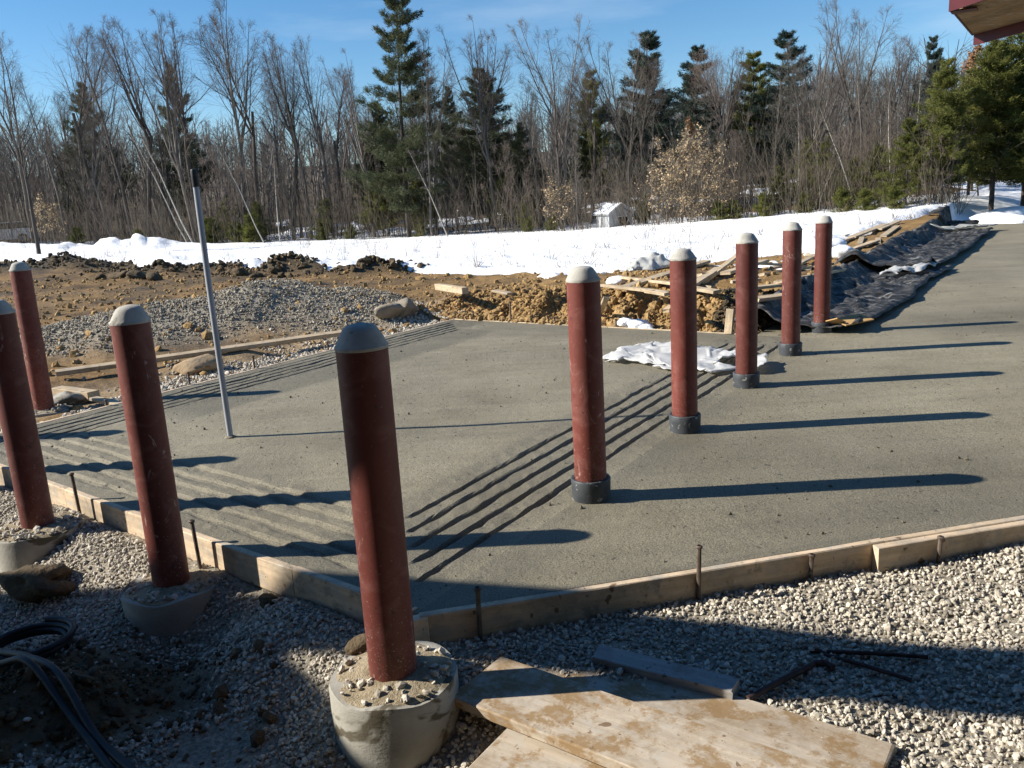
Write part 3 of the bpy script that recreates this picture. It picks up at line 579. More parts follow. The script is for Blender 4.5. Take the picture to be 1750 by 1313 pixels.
def stake(x, y, z0, z1, r, label, group, lean=(0, 0), mat='steel'):
    m = MB(); m.tube([(0, 0, z0), (lean[0] * .5, lean[1] * .5, (z0 + z1) / 2), (lean[0], lean[1], z1 - .006), (lean[0], lean[1], z1)], [r, r, r * 1.05, r * .8], 8)
    if z1 - z0 > .2: m.lathe([(r * 1.5, z1 - .012), (r * 1.6, z1 - .004), (r * 1.1, z1)], 8, (lean[0], lean[1], 0))
    o = m.obj('form_stake', MAT[mat], None, True, 40); o.location = (x, y, 0); tag(o, label, 'stake', group); return o
for s_, z1, rr_, lb in ((.24, .10, .010, 'rusty stake at the shaded end of the front form'), (1.17, .13, .0095, 'tall steel stake standing at the middle of the front form'), (1.69, .010, .0095, 'stake cut flush with the front form top, caked in cement'), (2.29, .018, .0095, 'short stake against the overlapping form board')):
    p = FRp(s_, (.052 if s_ < 2 else .096)); stake(p[0], p[1], -.22, z1, rr_, lb, None, (.004, -.008))
for v_, z1, lb in ((1.43, .125, 'thin stake before the sunlit form board beside the sand-mound bollard'), (2.66, .17, 'thin stake before the form between the two left bollards')):
    p = FLp(v_, .052); stake(p[0], p[1], -.25, z1, .0095, lb, None, (-.012, 0))
for k, (px, y0, y1) in enumerate(((173, 700, 683), (298, 660, 635), (410, 632, 601), (535, 600, 577))):
    p = Lp(.1 + (to_uv(*P(px, y0)[:2])[0]), .05); stake(p[0], p[1], -.2, [.06, .13, .14, .10][k], .011, 'small steel stake outside the ramp-side form', 'stakes along the ramp-side form')
for k, v_ in enumerate((4.55, 3.9, 3.2, 2.3, 1.5, .9)):
    p = xy(RL + .06, v_); stake(p[0], p[1], -.2, [.12, .27, .09, .10, .12, .16][k], .012, 'small steel stake standing behind the far form edge', 'stakes along the far form')

# ------------------------------------------------------------------ loose boards and planks
def plank(name, c, L, Wd, th, rz, mat, label, cat='plank', group=None, tilt=(0, 0), zc=None, bow=0):
    m = MB(); ns = max(2, int(L / .15)); e = min(.004, th * .2); prof = [(-Wd / 2, -th / 2 + e), (-Wd / 2 + e, -th / 2), (Wd / 2 - e, -th / 2), (Wd / 2, -th / 2 + e), (Wd / 2, th / 2 - e), (Wd / 2 - e, th / 2), (-Wd / 2 + e, th / 2), (-Wd / 2, th / 2 - e)]; k = 8
    for i in range(ns + 1):
        s_ = -L / 2 + L * i / ns
        for (y_, z_) in prof: m.v.append((s_ + (rd.uniform(-.006, .006) if i in (0, ns) else 0), y_ + rd.uniform(-.002, .002), z_ + bow * (1 - (2 * i / ns - 1) ** 2) + rd.uniform(-.001, .001)))
    for i in range(ns):
        for j in range(k): m.f.append((i * k + j, (i + 1) * k + j, (i + 1) * k + (j + 1) % k, i * k + (j + 1) % k))
    m.f.append(tuple(range(k))); m.f.append(tuple(ns * k + j for j in range(k))[::-1])
    o = m.obj(name, mat); o.location = c; o.rotation_euler = (tilt[0], tilt[1], rz); tag(o, label, cat, group); return o
def plank_px(pa, pb, za, zb_, Wd, th, mat, label, group=None, cat='plank', roll=0, off=0):
    a = P(*pa, za); b = P(*pb, zb_); d = b - a; L = np.linalg.norm(d); rz = math.atan2(d[1], d[0]); c = (a + b) / 2
    return plank('plank', tuple(c), L, Wd, th, rz, mat, label, cat, group, (roll, -math.asin(d[2] / L)))
# stack by the front footing
plank_px((817, 1163), (1560, 1437), -.125, -.105, .285, .040, MAT['wood_dirty'], 'wide muddy plank on top of the stack beside the round footing', roll=R(2))
plank_px((916, 1124), (1512, 1320), -.165, -.160, .25, .040, MAT['wood_dirty'], 'muddy plank lying behind the top plank of the stack', roll=R(-1))
plank_px((838, 1285), (1300, 1456), -.175, -.17, .26, .040, MAT['wood_dirty'], 'pale plank poking out underneath the muddy stack')
plank_px((1020, 1128), (1258, 1188), -.150, -.150, .085, .085, MAT['wood_grey'], 'short grey beam lying in shade behind the plank stack', roll=R(6))
plank_px((1040, 1108), (1215, 1152), -.165, -.165, .085, .040, MAT['wood_grey'], 'thin grey offcut beside the shaded beam')
# long board leaning along the stone pile
plank_px((95, 638), (585, 569), .05, .08, .10, .05, MAT['wood_far'], 'long straight board lying below the stone pile', roll=R(10))
plank_px((98, 668), (160, 676), -.0, -.0, .12, .08, MAT['wood_far'], 'short muddy board end behind the dusty-foot bollard')
plank_px((160, 681), (215, 694), .0, -.02, .08, .03, MAT['wood_far'], 'pale offcut lying in rubble beside the ramp-side form')
plank_px((748, 490), (795, 497), .37, .37, .10, .09, MAT['wood_far'], 'short squared timber lying on the mud above the earth bank')
plank_px((845, 497), (872, 502), .36, .33, .12, .03, MAT['wood_far'], 'pale offcut on the crest of the earth bank')
plank_px((1018, 548), (1037, 508), -.02, .38, .075, .035, MAT['wood_far'], 'narrow wooden stake leaning against the earth bank', roll=0)
plank_px((1245, 571), (1249, 528), .0, .27, .09, .04, MAT['wood_far'], 'upright form stake beside the tarp end', roll=0)
SCR = [((1030, 488), (1140, 500), .40), ((1060, 474), (1160, 486), .36), ((1090, 478), (1220, 492), .34), ((1105, 497), (1140, 503), .44), ((1180, 492), (1225, 499), .38), ((1195, 470), (1300, 462), .28),
       ((1225, 498), (1320, 490), .34), ((1290, 492), (1345, 486), .36), ((1300, 470), (1420, 452), .22), ((1330, 482), (1440, 462), .25), ((1290, 512), (1345, 505), .34), ((1250, 482), (1300, 478), .3)]
for i, (a, b, z) in enumerate(SCR):
    pa = P(*a, z); pb = P(*b, z); za = max(float(terrain(pa[0], pa[1])), z - .15) + .05; zb2 = max(float(terrain(pb[0], pb[1])), z - .15) + .05
    plank_px(a, b, max(z, za) , max(z, zb2), rd.uniform(.07, .15), .038, MAT['wood_far'], *( ('pale scrap board on the earth bank left of the near tarp end', 'scrap boards on the bank') if b[0] < 1250 else ('pale scrap board behind the row bollards beside the tarp fold', 'scrap boards behind the bollards') if b[0] < 1480 else ('pale scrap board between the snow and the far tarp', 'scrap boards by the far tarp')), 'board', R(rd.uniform(-12, 12)))

for k in range(26):
    u_ = rd.uniform(8.2, 24.0); v_ = 1.15 + rd.random() ** 1.4 * 1.7; L_b = rd.uniform(1.2, 3.2); q = xy(u_, v_); an_ = math.atan2(U2[1], U2[0]) + rd.uniform(-.16, .16); e1 = q + np.array([math.cos(an_), math.sin(an_)]) * L_b / 2; e0 = 2 * q - e1
    z0_, z1_ = float(terrain(e0[0], e0[1])), float(terrain(e1[0], e1[1])); zm = max((z0_ + z1_) / 2, float(terrain(q[0], q[1])))
    plank('plank', (q[0], q[1], zm + .03 + .012 * (k % 3)), L_b, rd.uniform(.09, .19), .04, an_, MAT['wood_far'], *(('pale scrap board behind the row bollards beside the tarp fold', 'board', 'scrap boards behind the bollards') if u_ < 13 else ('pale scrap board between the snow and the far tarp', 'board', 'scrap boards by the far tarp')), (R(rd.uniform(-6, 6)), -math.atan2(z1_ - z0_, L_b)))

# ------------------------------------------------------------------ sheets and tarps
def sheet(name, quad, nu_, nv_, zf, mat, label, cat, edge_wob=.06, seed=1, group=None, extra=None):
    q = [np.array(p, float) for p in quad]; a, b = [g_.reshape(-1) for g_ in np.meshgrid(np.linspace(0, 1, nu_ + 1), np.linspace(0, 1, nv_ + 1), indexing='ij')]
    p = q[0] * ((1 - a) * (1 - b))[:, None] + q[1] * (a * (1 - b))[:, None] + q[2] * (a * b)[:, None] + q[3] * ((1 - a) * b)[:, None]
    w_ = edge_wob * (np.maximum(np.abs(a - .5), np.abs(b - .5)) * 2) ** 2
    x = p[:, 0] + w_ * fbm(a * 5 + seed, b * 5, 3, seed); y = p[:, 1] + w_ * fbm(a * 5 + seed + 9, b * 5 + 4, 3, seed + 1); V = np.stack([x, y, zf(x, y, a, b) + 0 * x], -1)
    ii = np.arange((nu_ + 1) * (nv_ + 1)).reshape(nu_ + 1, nv_ + 1); Fq = np.stack([ii[:-1, :-1], ii[1:, :-1], ii[1:, 1:], ii[:-1, 1:]], -1).reshape(-1, 4)
    V = np.array(V); c = V.mean(0); c[2] = V[:, 2].min(); o = np_obj(name, V - c, Fq, mat); o.location = tuple(c); tag(o, label, cat, group); 
    md = o.modifiers.new('thickness', 'SOLIDIFY'); md.thickness = .004; md.offset = 1; return o
def rid(x, y, s): x, y = np.broadcast_arrays(np.asarray(x, float), np.asarray(y, float)); return 1 - np.abs(fbm(x, y, 3, s))
def base_z(x, y):
    return np.clip(terrain(x, y, False), 0, .6)
u_of = lambda x, y: to_uv(x, y)
def zt1(x, y, a, b):
    u, v = to_uv(x, y); ridge = .20 * np.exp(-((v - .58 - .1 * (vnoise(u * 1.2, 0 * u, 5))) / .22) ** 2) * (.55 + .5 * (rid(u * 1.1, v * .5, 7)))
    fold = .07 * (rid(u * 1.6 + v * 2.2, v * 4.2 - u * .6, 8)) ** 3 + .04 * (rid(u * 4, v * 6, 9)) ** 4
    rim = .05 * np.exp(-((b - .97) / .05) ** 2) + .07 * np.exp(-((a - .02) / .05) ** 2) * (.4 + .6 * (rid(v * 4, 0 * v, 3)))
    return np.minimum(base_z(x, y), .2) * .45 + .012 + ridge + fold * np.minimum(1, 6 * np.minimum.reduce([a, b, 1 - a, 1 - b]) + .35) + rim
def uvq(*l): return [tuple(xy(a, b)) for a, b in l]
sheet('black_tarp', uvq((6.55, .85), (12.8, 1.0), (13.6, -.74), (6.75, -.42)), 90, 44, zt1, MAT['tarp'], 'crumpled black plastic tarp folded along the row-end bollard and the scrap boards', 'tarp', .09, 3)
sheet('black_tarp', uvq((12.0, .95), (25.6, .95), (24.2, -.88), (12.6, -.55)), 120, 36, lambda x, y, a, b: zt1(x, y, a, b) + .035 + .10 * np.exp(-((a - .02) / .03) ** 2), MAT['tarp'], 'black plastic tarp stretching to the far pavement end beyond the white flap', 'tarp', .12, 5)
sheet('black_tarp', uvq((25.0, .9), (27.6, .7), (27.4, -.2), (25.6, -.2)), 30, 12, lambda x, y, a, b: base_z(x, y) + .05 + .14 * rid(x * 1.1, y * 1.1, 15) ** 3, MAT['tarp'], 'small bunched black tarp heap at the far pavement end beside brown leaves', 'tarp', .2, 8)
def zflap(x, y, a, b): return zt1(x, y, 0 * x + .5, 0 * x + .5) + .06 + .05 * (rid(x * 3, y * 3, 4))
sheet('plastic_flap', [P(1512, 462, .2)[:2], P(1535, 441, .25)[:2], P(1606, 452, .15)[:2], P(1560, 462, .15)[:2]], 22, 14, zflap, MAT['white_sheet'], 'white plastic flap folded back across the black tarp', 'sheet', .12, 9)
sheet('plastic_flap', uvq((22.0, .4), (24.2, .1), (24.5, -1.0), (23.4, -.5)), 16, 10, lambda x, y, a, b: zt1(x, y, 0 * x + .5, 0 * x + .5) + .12, MAT['clear_sheet'], 'pale plastic flap at the far tip of the black tarp', 'sheet', .2, 10)
def zw(x, y, a, b):
    k = np.minimum(1, np.minimum.reduce([a, 1 - a, b, 1 - b]) * 5)
    return .006 + k * (.03 + .05 * fbm(x * 1.3, y * 1.3, 2, 23)).clip(0, 1) + (.01 + .07 * k) * rid(x * 1.2 + y * .7, y * 1.5 - x * .6, 21) ** 5 + .035 * rid(x * 3.4, y * 3.1, 22) ** 6 + .02 * rid(x * 7.4 + y, y * 6.1, 24) ** 6 + .05 * np.exp(-((a - .06) / .07) ** 2) * k + .03 * np.exp(-((a - .97) / .06) ** 2)
ws = [P(1034, 618)[:2], P(1098, 592)[:2] + [.05, .35], P(1256, 590)[:2] , P(1238, 643)[:2]]
sheet('white_plastic_sheet', [P(1036, 622)[:2], P(1240, 645)[:2], P(1290, 607)[:2], P(1085, 590)[:2]], 70, 40, zw, MAT['white_sheet'], 'crumpled translucent white plastic sheet lying across the groove ends', 'plastic sheet', .28, 12)
sheet('white_plastic_sheet', [P(1282, 640)[:2], P(1309, 640)[:2], P(1308, 622)[:2], P(1280, 618)[:2]], 12, 10, lambda x, y, a, b: .01 + .07 * a + .03 * (rid(x * 5, y * 5, 6)), MAT['white_sheet'], 'small torn white plastic corner poking out behind a red bollard', 'plastic sheet', .05, 14)
p0 = P(1415, 552, .12); m = MB(); m.box((0, 0, 0), (.36, .22, .012), 0, Euler((R(10), R(-4), R(18)))); m.box((-.2, -.05, .0), (.12, .16, .011), 0, Euler((R(-18), R(24), R(18))))
cd = m.obj('cardboard_piece', MAT['card']); cd.location = (p0[0] + .28, p0[1] + .05, .13); tag(cd, 'bent brown cardboard piece on the tarp beside the row-end bollard', 'cardboard')
# bundle of clear plastic on the snow
pb_ = P(1112, 452, .1)
sheet('plastic_bundle', [pb_[:2] + [-.55, -.3], pb_[:2] + [.55, -.25], pb_[:2] + [.5, .4], pb_[:2] + [-.5, .4]], 40, 30, lambda x, y, a, b: terrain(x, y) + .02 + np.minimum(1, 4 * np.minimum.reduce([a, 1 - a, b, 1 - b])) * (.17 + .08 * fbm(x * 2.2, y * 2.2, 2, 34) + .10 * rid(x * 3.2, y * 3.2, 33) ** 5), MAT['clear_sheet'], 'bundled clear plastic sheeting on the snow edge above the bank', 'plastic sheet', .2, 31)

# ------------------------------------------------------------------ rocks, clods, cables
ICO = None
def ico(level):
    import bmesh
    b = bmesh.new(); bmesh.ops.create_icosphere(b, subdivisions=level, radius=1); V = np.array([v.co[:] for v in b.verts]); F = np.array([[v.index for v in f.verts] for f in b.faces]); b.free(); return V, F
IC1, IC2, IC3 = ico(1), ico(2), ico(3)
def lumpy(seed, V, amp=.3, fr=1.3):
    return V * (1 + amp * fbm(V[:, 0] * fr + seed * 3.1, V[:, 1] * fr + V[:, 2] * fr * 1.7 + seed, 3, seed))[:, None]
def rock(name, x, y, size, mat, label, cat, seed, group=None, rz=None, sink=.3, z=None, amp=.35):
    V = lumpy(seed, IC3[0], amp)
    if name == 'rock':
        rk = np.random.default_rng(seed)
        for _ in range(11):
            d = rk.normal(size=3); d /= np.linalg.norm(d); V = V - np.outer(np.clip(V @ d - rk.uniform(.5, .8), 0, None), d)
    V = V * (np.array(size) / 2) * (1.25 if name == 'rock' else 1); zz = float(terrain(x, y)) if z is None else z
    o = np_obj(name, V, IC3[1], mat); o.location = (x, y, zz + size[2] * (.5 - sink)); o.rotation_euler = (0, 0, rd.uniform(0, 6) if rz is None else rz); tag(o, label, cat, group); return o
p = P(350, 632, -.03); rock('rock', p[0], p[1], (.46, .30, .26), MAT['rock'], 'tan rock beside the long board below the stone pile', 'rock', 2, rz=.3)
p = P(690, 540, .05); rock('rock', p[0], p[1], (.42, .34, .34), MAT['grey_rock'], 'grey rock on the mud at the end of the earth bank', 'rock', 4, rz=.2)
p = P(662, 548, .03); rock('rock', p[0], p[1], (.45, .32, .24), MAT['grey_rock'], 'flat pale rock beside the ramp corner rubble', 'rock', 5, rz=.8)
p = P(895, 536, .15); rock('rock', p[0], p[1], (.16, .14, .14), MAT['grey_rock'], 'small round pale stone in the earth bank face', 'rock', 6)
p = P(105, 690, -.05); rock('rock', p[0], p[1], (.42, .24, .16), MAT['footing'], 'pale rubble slab at the foot of the dusty-foot bollard', 'rock', 7, rz=.5)
p = P(68, 1000, -.24); rock('earth_clod', p[0], p[1], (.38, .24, .17), MAT['clod'], 'dark frozen earth clod on gravel between the left bollards', 'clod', 9, rz=-.45, z=-.25, sink=.3, amp=.5)
p = P(465, 1072, -.28); rock('earth_clod', p[0], p[1], (.10, .08, .06), MAT['clod'], 'small black clod on the shaded gravel behind the round footing', 'clod', 10)
p = P(590, 1112, -.16); rock('earth_clod', -.60, 2.79, (.15, .09, .06), MAT['clod'], 'dark clod on the rim of the round footing', 'clod', 11, z=-.045, sink=.25, rz=.5)
for k, (px, py, s_, D_) in enumerate(((205, 462, .6, 24.8), (235, 464, .75, 24.4), (262, 468, .6, 24.0), (170, 468, .4, 25), (405, 465, .5, 22.8), (440, 470, .35, 22.4), (585, 470, .5, 21.1), (625, 470, .45, 20.6), (525, 470, .35, 21.3))):
    v_ = atD(px, py, D_); rock('frozen_clod', v_[0], v_[1], (s_ * .95, s_ * .6, s_ * .5), MAT['clod'], 'dark frozen mud lump on the ridge before the snow', 'clod', 40 + k, 'frozen mud lumps along the snow edge', sink=.35, amp=.6)
for k in range(34):
    if k < 16: u_, v_ = RL + rd.uniform(.12, .75), rd.uniform(.5, 5)
    else: u_, v_ = rd.uniform(.5, RL + 1.5), RW + rd.uniform(.4, 1.4)
    q = xy(u_, v_); s_ = rd.uniform(.04, .11); dkc = (k < 16 and v_ < 1.3)
    rock('earth_clod', q[0], q[1], (s_ * 1.3, s_, s_ * .8), MAT['clod'] if dkc else MAT['tanclod'], ('crumbly dark soil lump on the heap beside the tarp' if dkc else ('tan earth lump on the bank behind the ramp' if k < 16 else 'tan earth lump in the strip beside the ramp-side form')), 'clod', 70 + k, 'dark lumps on the heap' if dkc else ('tan lumps on the bank' if k < 16 else 'tan lumps beside the ramp'), sink=.3)
for k, (px, py, z, s_) in enumerate(((1058, 545, .12, .26), (1050, 534, .25, .20), (1066, 536, .2, .18), (1090, 492, .46, .26), (1070, 494, .44, .2), (1105, 500, .42, .2), (1055, 478, .35, .25), (1380, 420, .2, .8), (1410, 430, .15, .7), (1440, 438, .1, .5))):
    q = P(px, py, z); rock('snow_clump', q[0], q[1], (s_ * 1.3, s_, s_ * .6), MAT['snow'], 'lump of old snow among the scrap boards and bank', 'snow clump', 120 + k, 'snow lumps among the scrap boards', sink=.2, amp=.5)
for k, (px, py, D_, s_) in enumerate(((1712, 358, 31, 1.5), (1730, 352, 33, 1.4), (1742, 366, 30.5, .9))):
    q = atD(px, py, D_); rock('snow_clump', q[0], q[1], (s_ * 1.4, s_, s_ * .5), MAT['snow'], 'lump of snow on brown leaves at the far pavement end', 'snow clump', 140 + k, 'snow lumps at the pavement end', sink=.3, amp=.5)
# cables and hose
def cable(name, pts_, r, label, cat, mat='black'):
    pts_ = [Vector(p) for p in pts_]; out = []
    for i in range(len(pts_) - 1):
        p0_, p1, p2, p3 = pts_[max(i - 1, 0)], pts_[i], pts_[i + 1], pts_[min(i + 2, len(pts_) - 1)]
        for k in range(7):
            t_ = k / 7; out.append(.5 * ((2 * p1) + (p2 - p0_) * t_ + (2 * p0_ - 5 * p1 + 4 * p2 - p3) * t_ ** 2 + (3 * p1 - p0_ - 3 * p2 + p3) * t_ ** 3))
    out.append(pts_[-1]); m = MB(); m.tube(out, r, 10); o = m.obj(name, MAT[mat], None, True, 60); tag(o, label, cat); return o
def cpt(px, py, z0, lift): q = P(px, py, z0); return (q[0], q[1], float(terrain(q[0], q[1])) + lift)
cable('power_cable', [cpt(-80, 1070, -.2, .05), cpt(0, 1115, -.22, .06), cpt(50, 1150, -.25, .05), cpt(110, 1200, -.28, .05), cpt(165, 1265, -.3, .04), cpt(230, 1330, -.33, .04), cpt(300, 1400, -.33, .03)], .016, 'thick black cable running over the sand mound, the upper of two', 'cable')
cable('power_cable', [cpt(-90, 1130, -.22, .05), cpt(0, 1160, -.24, .05), cpt(60, 1188, -.27, .045), cpt(120, 1240, -.3, .04), cpt(180, 1310, -.33, .03), cpt(240, 1380, -.33, .03)], .015, 'thick black cable running over the sand mound, the lower of two', 'cable')
cc = P(45, 1085, -.20); gz = float(terrain(cc[0], cc[1])); cp = []
for k in range(66):
    a_ = k / 20 * 2 * math.pi; q = .165 + .012 * math.sin(a_ * .7) + .006 * (k / 20); cp.append((cc[0] + q * math.cos(a_), cc[1] + q * .82 * math.sin(a_), gz + .025 + .018 * (k / 20) + .01 * math.sin(a_ + 1)))
m = MB(); m.tube(cp, .0135, 9); hc = m.obj('hose_coil', MAT['black'], None, True, 60); tag(hc, 'black hose coiled in loops on the shaded ground below the earth clod', 'hose')
# steel scraps in the shade on the right
def bar(pa, pb, z, r, label, bend=None):
    a = P(*pa, z); b = P(*pb, z); pts_ = [a + (0, 0, .012), (a + b) / 2 + (0, 0, .016), b + (0, 0, .012)]
    m = MB(); m.tube(pts_, r, 8)
    if bend is not None:
        c = P(*bend, z); m.tube([b + (0, 0, .014), (b + c) / 2 + (.01, .015, .014), c + (0, 0, .012)], r * 1.15, 8)
    o = m.obj('steel_bar', MAT['darksteel'], None, True, 50); tag(o, label, 'bar'); return o
bar((1385, 1118), (1585, 1128), -.165, .008, 'straight dark steel bar on the shaded gravel strip')
bar((1402, 1122), (1558, 1168), -.165, .008, 'dark steel bar crossing under the straight one on shaded gravel')
bar((1278, 1200), (1392, 1140), -.155, .011, 'grey hooked pry bar lying at the end of the plank stack', (1424, 1146))
# red marks on two footings
for (o_, x_, y_, z_, nm) in ((P2_, .03, 0, 0, 0),):
    pass

# ------------------------------------------------------------------ crushed stone
def stone_variants(base, n, seed):
    r_ = np.random.default_rng(seed); out = []
    for k in range(n):
        V = base[0].copy()
        for _ in range(9):
            d = r_.normal(size=3); d /= np.linalg.norm(d); h = r_.uniform(.55, .85); pr = V @ d; V = V - np.outer(np.clip(pr - h, 0, None), d)
        V = V * r_.uniform(.75, 1.2, 3) * np.array([1.15, .95, .72]); out.append(V)
    return out
def rand_rot(n, r_):
    q = r_.normal(size=(n, 4)); q /= np.linalg.norm(q, axis=1)[:, None]; w_, x, y, z = q.T
    return np.stack([np.stack([1 - 2 * (y * y + z * z), 2 * (x * y - z * w_), 2 * (x * z + y * w_)], -1), np.stack([2 * (x * y + z * w_), 1 - 2 * (x * x + z * z), 2 * (y * z - x * w_)], -1), np.stack([2 * (x * z - y * w_), 2 * (y * z + x * w_), 1 - 2 * (x * x + y * y)], -1)], 1)
def stones(name, pos, rad, base, mat, seed, parent=None, smooth=False):
    r_ = np.random.default_rng(seed); vs = np.array(stone_variants(base, 10, seed)); n = len(pos); pick = r_.integers(0, 10, n); Rm = rand_rot(n, r_)
    V = np.einsum('nij,nvj->nvi', Rm, vs[pick]) * np.asarray(rad)[:, None, None] + np.asarray(pos)[:, None, :]
    F = base[1][None] + (np.arange(n) * vs.shape[1])[:, None, None]
    o = np_obj(name, V.reshape(-1, 3), F.reshape(-1, 3), mat, smooth, parent); o['kind'] = 'stuff'; return o
r_ = np.random.default_rng(5); N = 230000
sx = r_.uniform(-4.2, 4.4, N); sy = r_.uniform(1.5, 6.2, N); sf = front_dist(sx, sy); ok = (sf > .046) & (sf < 2.6)
mnd_s = np.exp(-(((sx + 1.78) / .55) ** 2 + ((sy - 3.02) / .36) ** 2) ** 2) + .9 * np.exp(-(((sx + 2.3) / .6) ** 2 + ((sy - 2.95) / .42) ** 2) ** 2) + .75 * np.exp(-(((sx + 1.15) / .22) ** 2 + ((sy - 2.62) / .16) ** 2) ** 2)
ok &= (mnd_s + .25 * fbm(sx * 5, sy * 5, 3, 7) < r_.uniform(.3, .62, N)) | (r_.random(N) < .025)
for (cx, cy, q) in ((-.475, 2.60, .235), (-1.69, 3.66, .225), (-2.73, 4.40, .24), (-3.86, 5.24, .24)): ok &= (np.hypot(sx - cx, sy - cy) > q)
infr = (sx > -.70 * sy - .1) & (sx < .72 * sy + .5) & (sy > 1.95); ok &= ((infr & (r_.random(N) < .80)) | (r_.random(N) < .10)) & (sf < 2.0); sx, sy = sx[ok], sy[ok]; rad = np.clip(r_.lognormal(math.log(.0088), .25, len(sx)), .0045, .017); sz = terrain(sx, sy) + rad * r_.uniform(.05, .75, len(sx))
D_ = np.hypot(sx, sy); nearm = (D_ < 2.28) & (np.abs(sx) < .66 * sy + .1)
gp = np.stack([sx, sy, sz], -1)
tag(stones('gravel', gp[nearm], rad[nearm], IC2, MAT['stone'], 21, None, False), 'loose pale crushed stone bed in front of the wooden forms', 'gravel', kind='stuff')
far_g = stones('gravel', gp[~nearm], rad[~nearm], IC1, MAT['stone'], 22); tag(far_g, 'crushed stone continuing outside the forms', 'gravel', kind='stuff')
N = 66000; px_ = r_.uniform(-8, -.6, N); py_ = r_.uniform(9.3, 14.2, N)
pm = np.clip(np.exp(-(((px_ + 3.25) / 2.1) ** 2 + ((py_ - 12.0) / 1.35) ** 2) ** 2) + np.exp(-(((px_ + 5.5) / 1.9) ** 2 + ((py_ - 11.0) / 1.25) ** 2) ** 2), 0, 1)
ok = pm * (.75 + .5 * fbm(px_ * .9, py_ * .9, 3, 28)) > r_.uniform(.15, 1.1, N); px_, py_ = px_[ok], py_[ok]; rad = np.clip(r_.lognormal(math.log(.0128), .30, len(px_)), .006, .028)
tag(stones('stone_pile', np.stack([px_, py_, terrain(px_, py_) + rad * .5], -1), rad, IC1, MAT['stone_pile'], 23), 'low spread heap of dusty crushed stone beyond the ramp side', 'gravel', kind='stuff')
N = 6500; a_ = r_.uniform(-.2, RL + .6, N); b_ = RW + .06 + r_.gamma(1.6, .28, N); q = O2 + np.outer(a_, U2) + np.outer(b_, V2); ok = (fbm(q[:, 0] * 1.6, q[:, 1] * 1.6, 3, 82) > -.12) & (np.hypot(q[:, 0] + 4.26, q[:, 1] - 7.28) > .24); q = q[ok]; rad = np.clip(r_.lognormal(math.log(.017), .3, len(q)), .008, .035)
tag(stones('rubble', np.column_stack([q, terrain(q[:, 0], q[:, 1]) + rad * .45]), rad, IC1, MAT['stone'], 24), 'strip of scattered crushed stone along the ramp-side form', 'gravel', kind='stuff')
# small clods over the mud and bank
N = 6000; cx = r_.uniform(-16, 6, N); cy = r_.uniform(8.5, 24, N); ok = (slab_out(cx, cy) > .15) & (snow_mask(cx, cy) < .3); cx, cy = cx[ok], cy[ok]; rad = np.clip(r_.lognormal(math.log(.028), .5, len(cx)), .012, .12)
tag(stones('mud_crumbs', np.stack([cx, cy, terrain(cx, cy) + rad * .15], -1), rad, IC1, MAT['tanclod'], 25), 'crumbs of churned brown mud over the muddy ground', 'mud', kind='stuff')
bcx = []; 
for (bx_, by_, b1_, b2_, br_, nn) in ((-9.6, 24.2, 2.4, .7, .15, 600), (-15, 28, 4.5, .8, .2, 600), (-6.2, 22.4, 1.8, .6, .1, 400), (-3.4, 20.6, 1.7, .5, 0, 400)):
    g1, g2 = r_.normal(size=nn) * b1_ * .6, r_.normal(size=nn) * b2_ * .6; bcx.append(np.stack([bx_ + g1 * math.cos(br_) - g2 * math.sin(br_), by_ + g1 * math.sin(br_) + g2 * math.cos(br_)], -1))
bcx = np.concatenate(bcx); rad = np.clip(r_.lognormal(math.log(.045), .5, len(bcx)), .02, .16); tag(stones('frozen_mud', np.column_stack([bcx, terrain(bcx[:, 0], bcx[:, 1]) + rad * .2]), rad, IC1, MAT['clod'], 26), 'broken dark frozen mud along the snow edge ridge', 'mud', kind='stuff')
N = 9000; bu = RL + r_.gamma(1.8, .28, N); bv = r_.uniform(.35, 5.6, N); q = O2 + np.outer(bu, U2) + np.outer(bv, V2); ok = (slab_out(q[:, 0], q[:, 1]) > .06) & (bu < RL + 2.2); q = q[ok]; bv = bv[ok]; rad = np.clip(r_.lognormal(math.log(.019), .55, len(q)), .007, .085)
dks = bv + .3 * fbm(q[:, 0] * 2, q[:, 1] * 2, 2, 5) < 1.25
tag(stones('earth_crumbs', np.column_stack([q, terrain(q[:, 0], q[:, 1]) + rad * .15])[~dks], rad[~dks], IC1, MAT['tanclod'], 29), 'crumbly tan clay over the dug bank face', 'earth', kind='stuff')
tag(stones('earth_crumbs', np.column_stack([q, terrain(q[:, 0], q[:, 1]) + rad * .15])[dks], rad[dks], IC1, MAT['clod'], 30), 'crumbly dark soil on the heap beside the tarp end', 'earth', kind='stuff')
# crumbs scraped up on the fresh concrete
N = 9000; ccx = r_.uniform(-3.5, 7, N); ccy = r_.uniform(3, 13, N); ok = (slab_out(ccx, ccy) < -.1) & (r_.random(N) < np.clip(.5 + .9 * fbm(ccx * .8, ccy * .8, 3, 19), 0, 1)); ccx, ccy = ccx[ok], ccy[ok]; rad = np.clip(r_.lognormal(math.log(.0042), .45, len(ccx)), .002, .014)
tag(stones('concrete_crumbs', np.stack([ccx, ccy, rad * .4], -1), rad, IC1, MAT['crumb'], 27), 'small crumbs of wet concrete scattered over the pavement', 'crumbs', kind='stuff')
N = 1500; mx_ = r_.normal(-1.85, .42, N); my_ = r_.normal(3.0, .26, N); ok = front_dist(mx_, my_) > .3; mx_, my_ = mx_[ok], my_[ok]; rad = np.clip(r_.lognormal(math.log(.009), .6, len(mx_)), .003, .045)
tag(stones('sand_crumbs', np.stack([mx_, my_, terrain(mx_, my_) + rad * .2], -1), rad, IC1, MAT['clod'], 28), 'crumbs of sandy earth over the shaded mound', 'earth', kind='stuff')
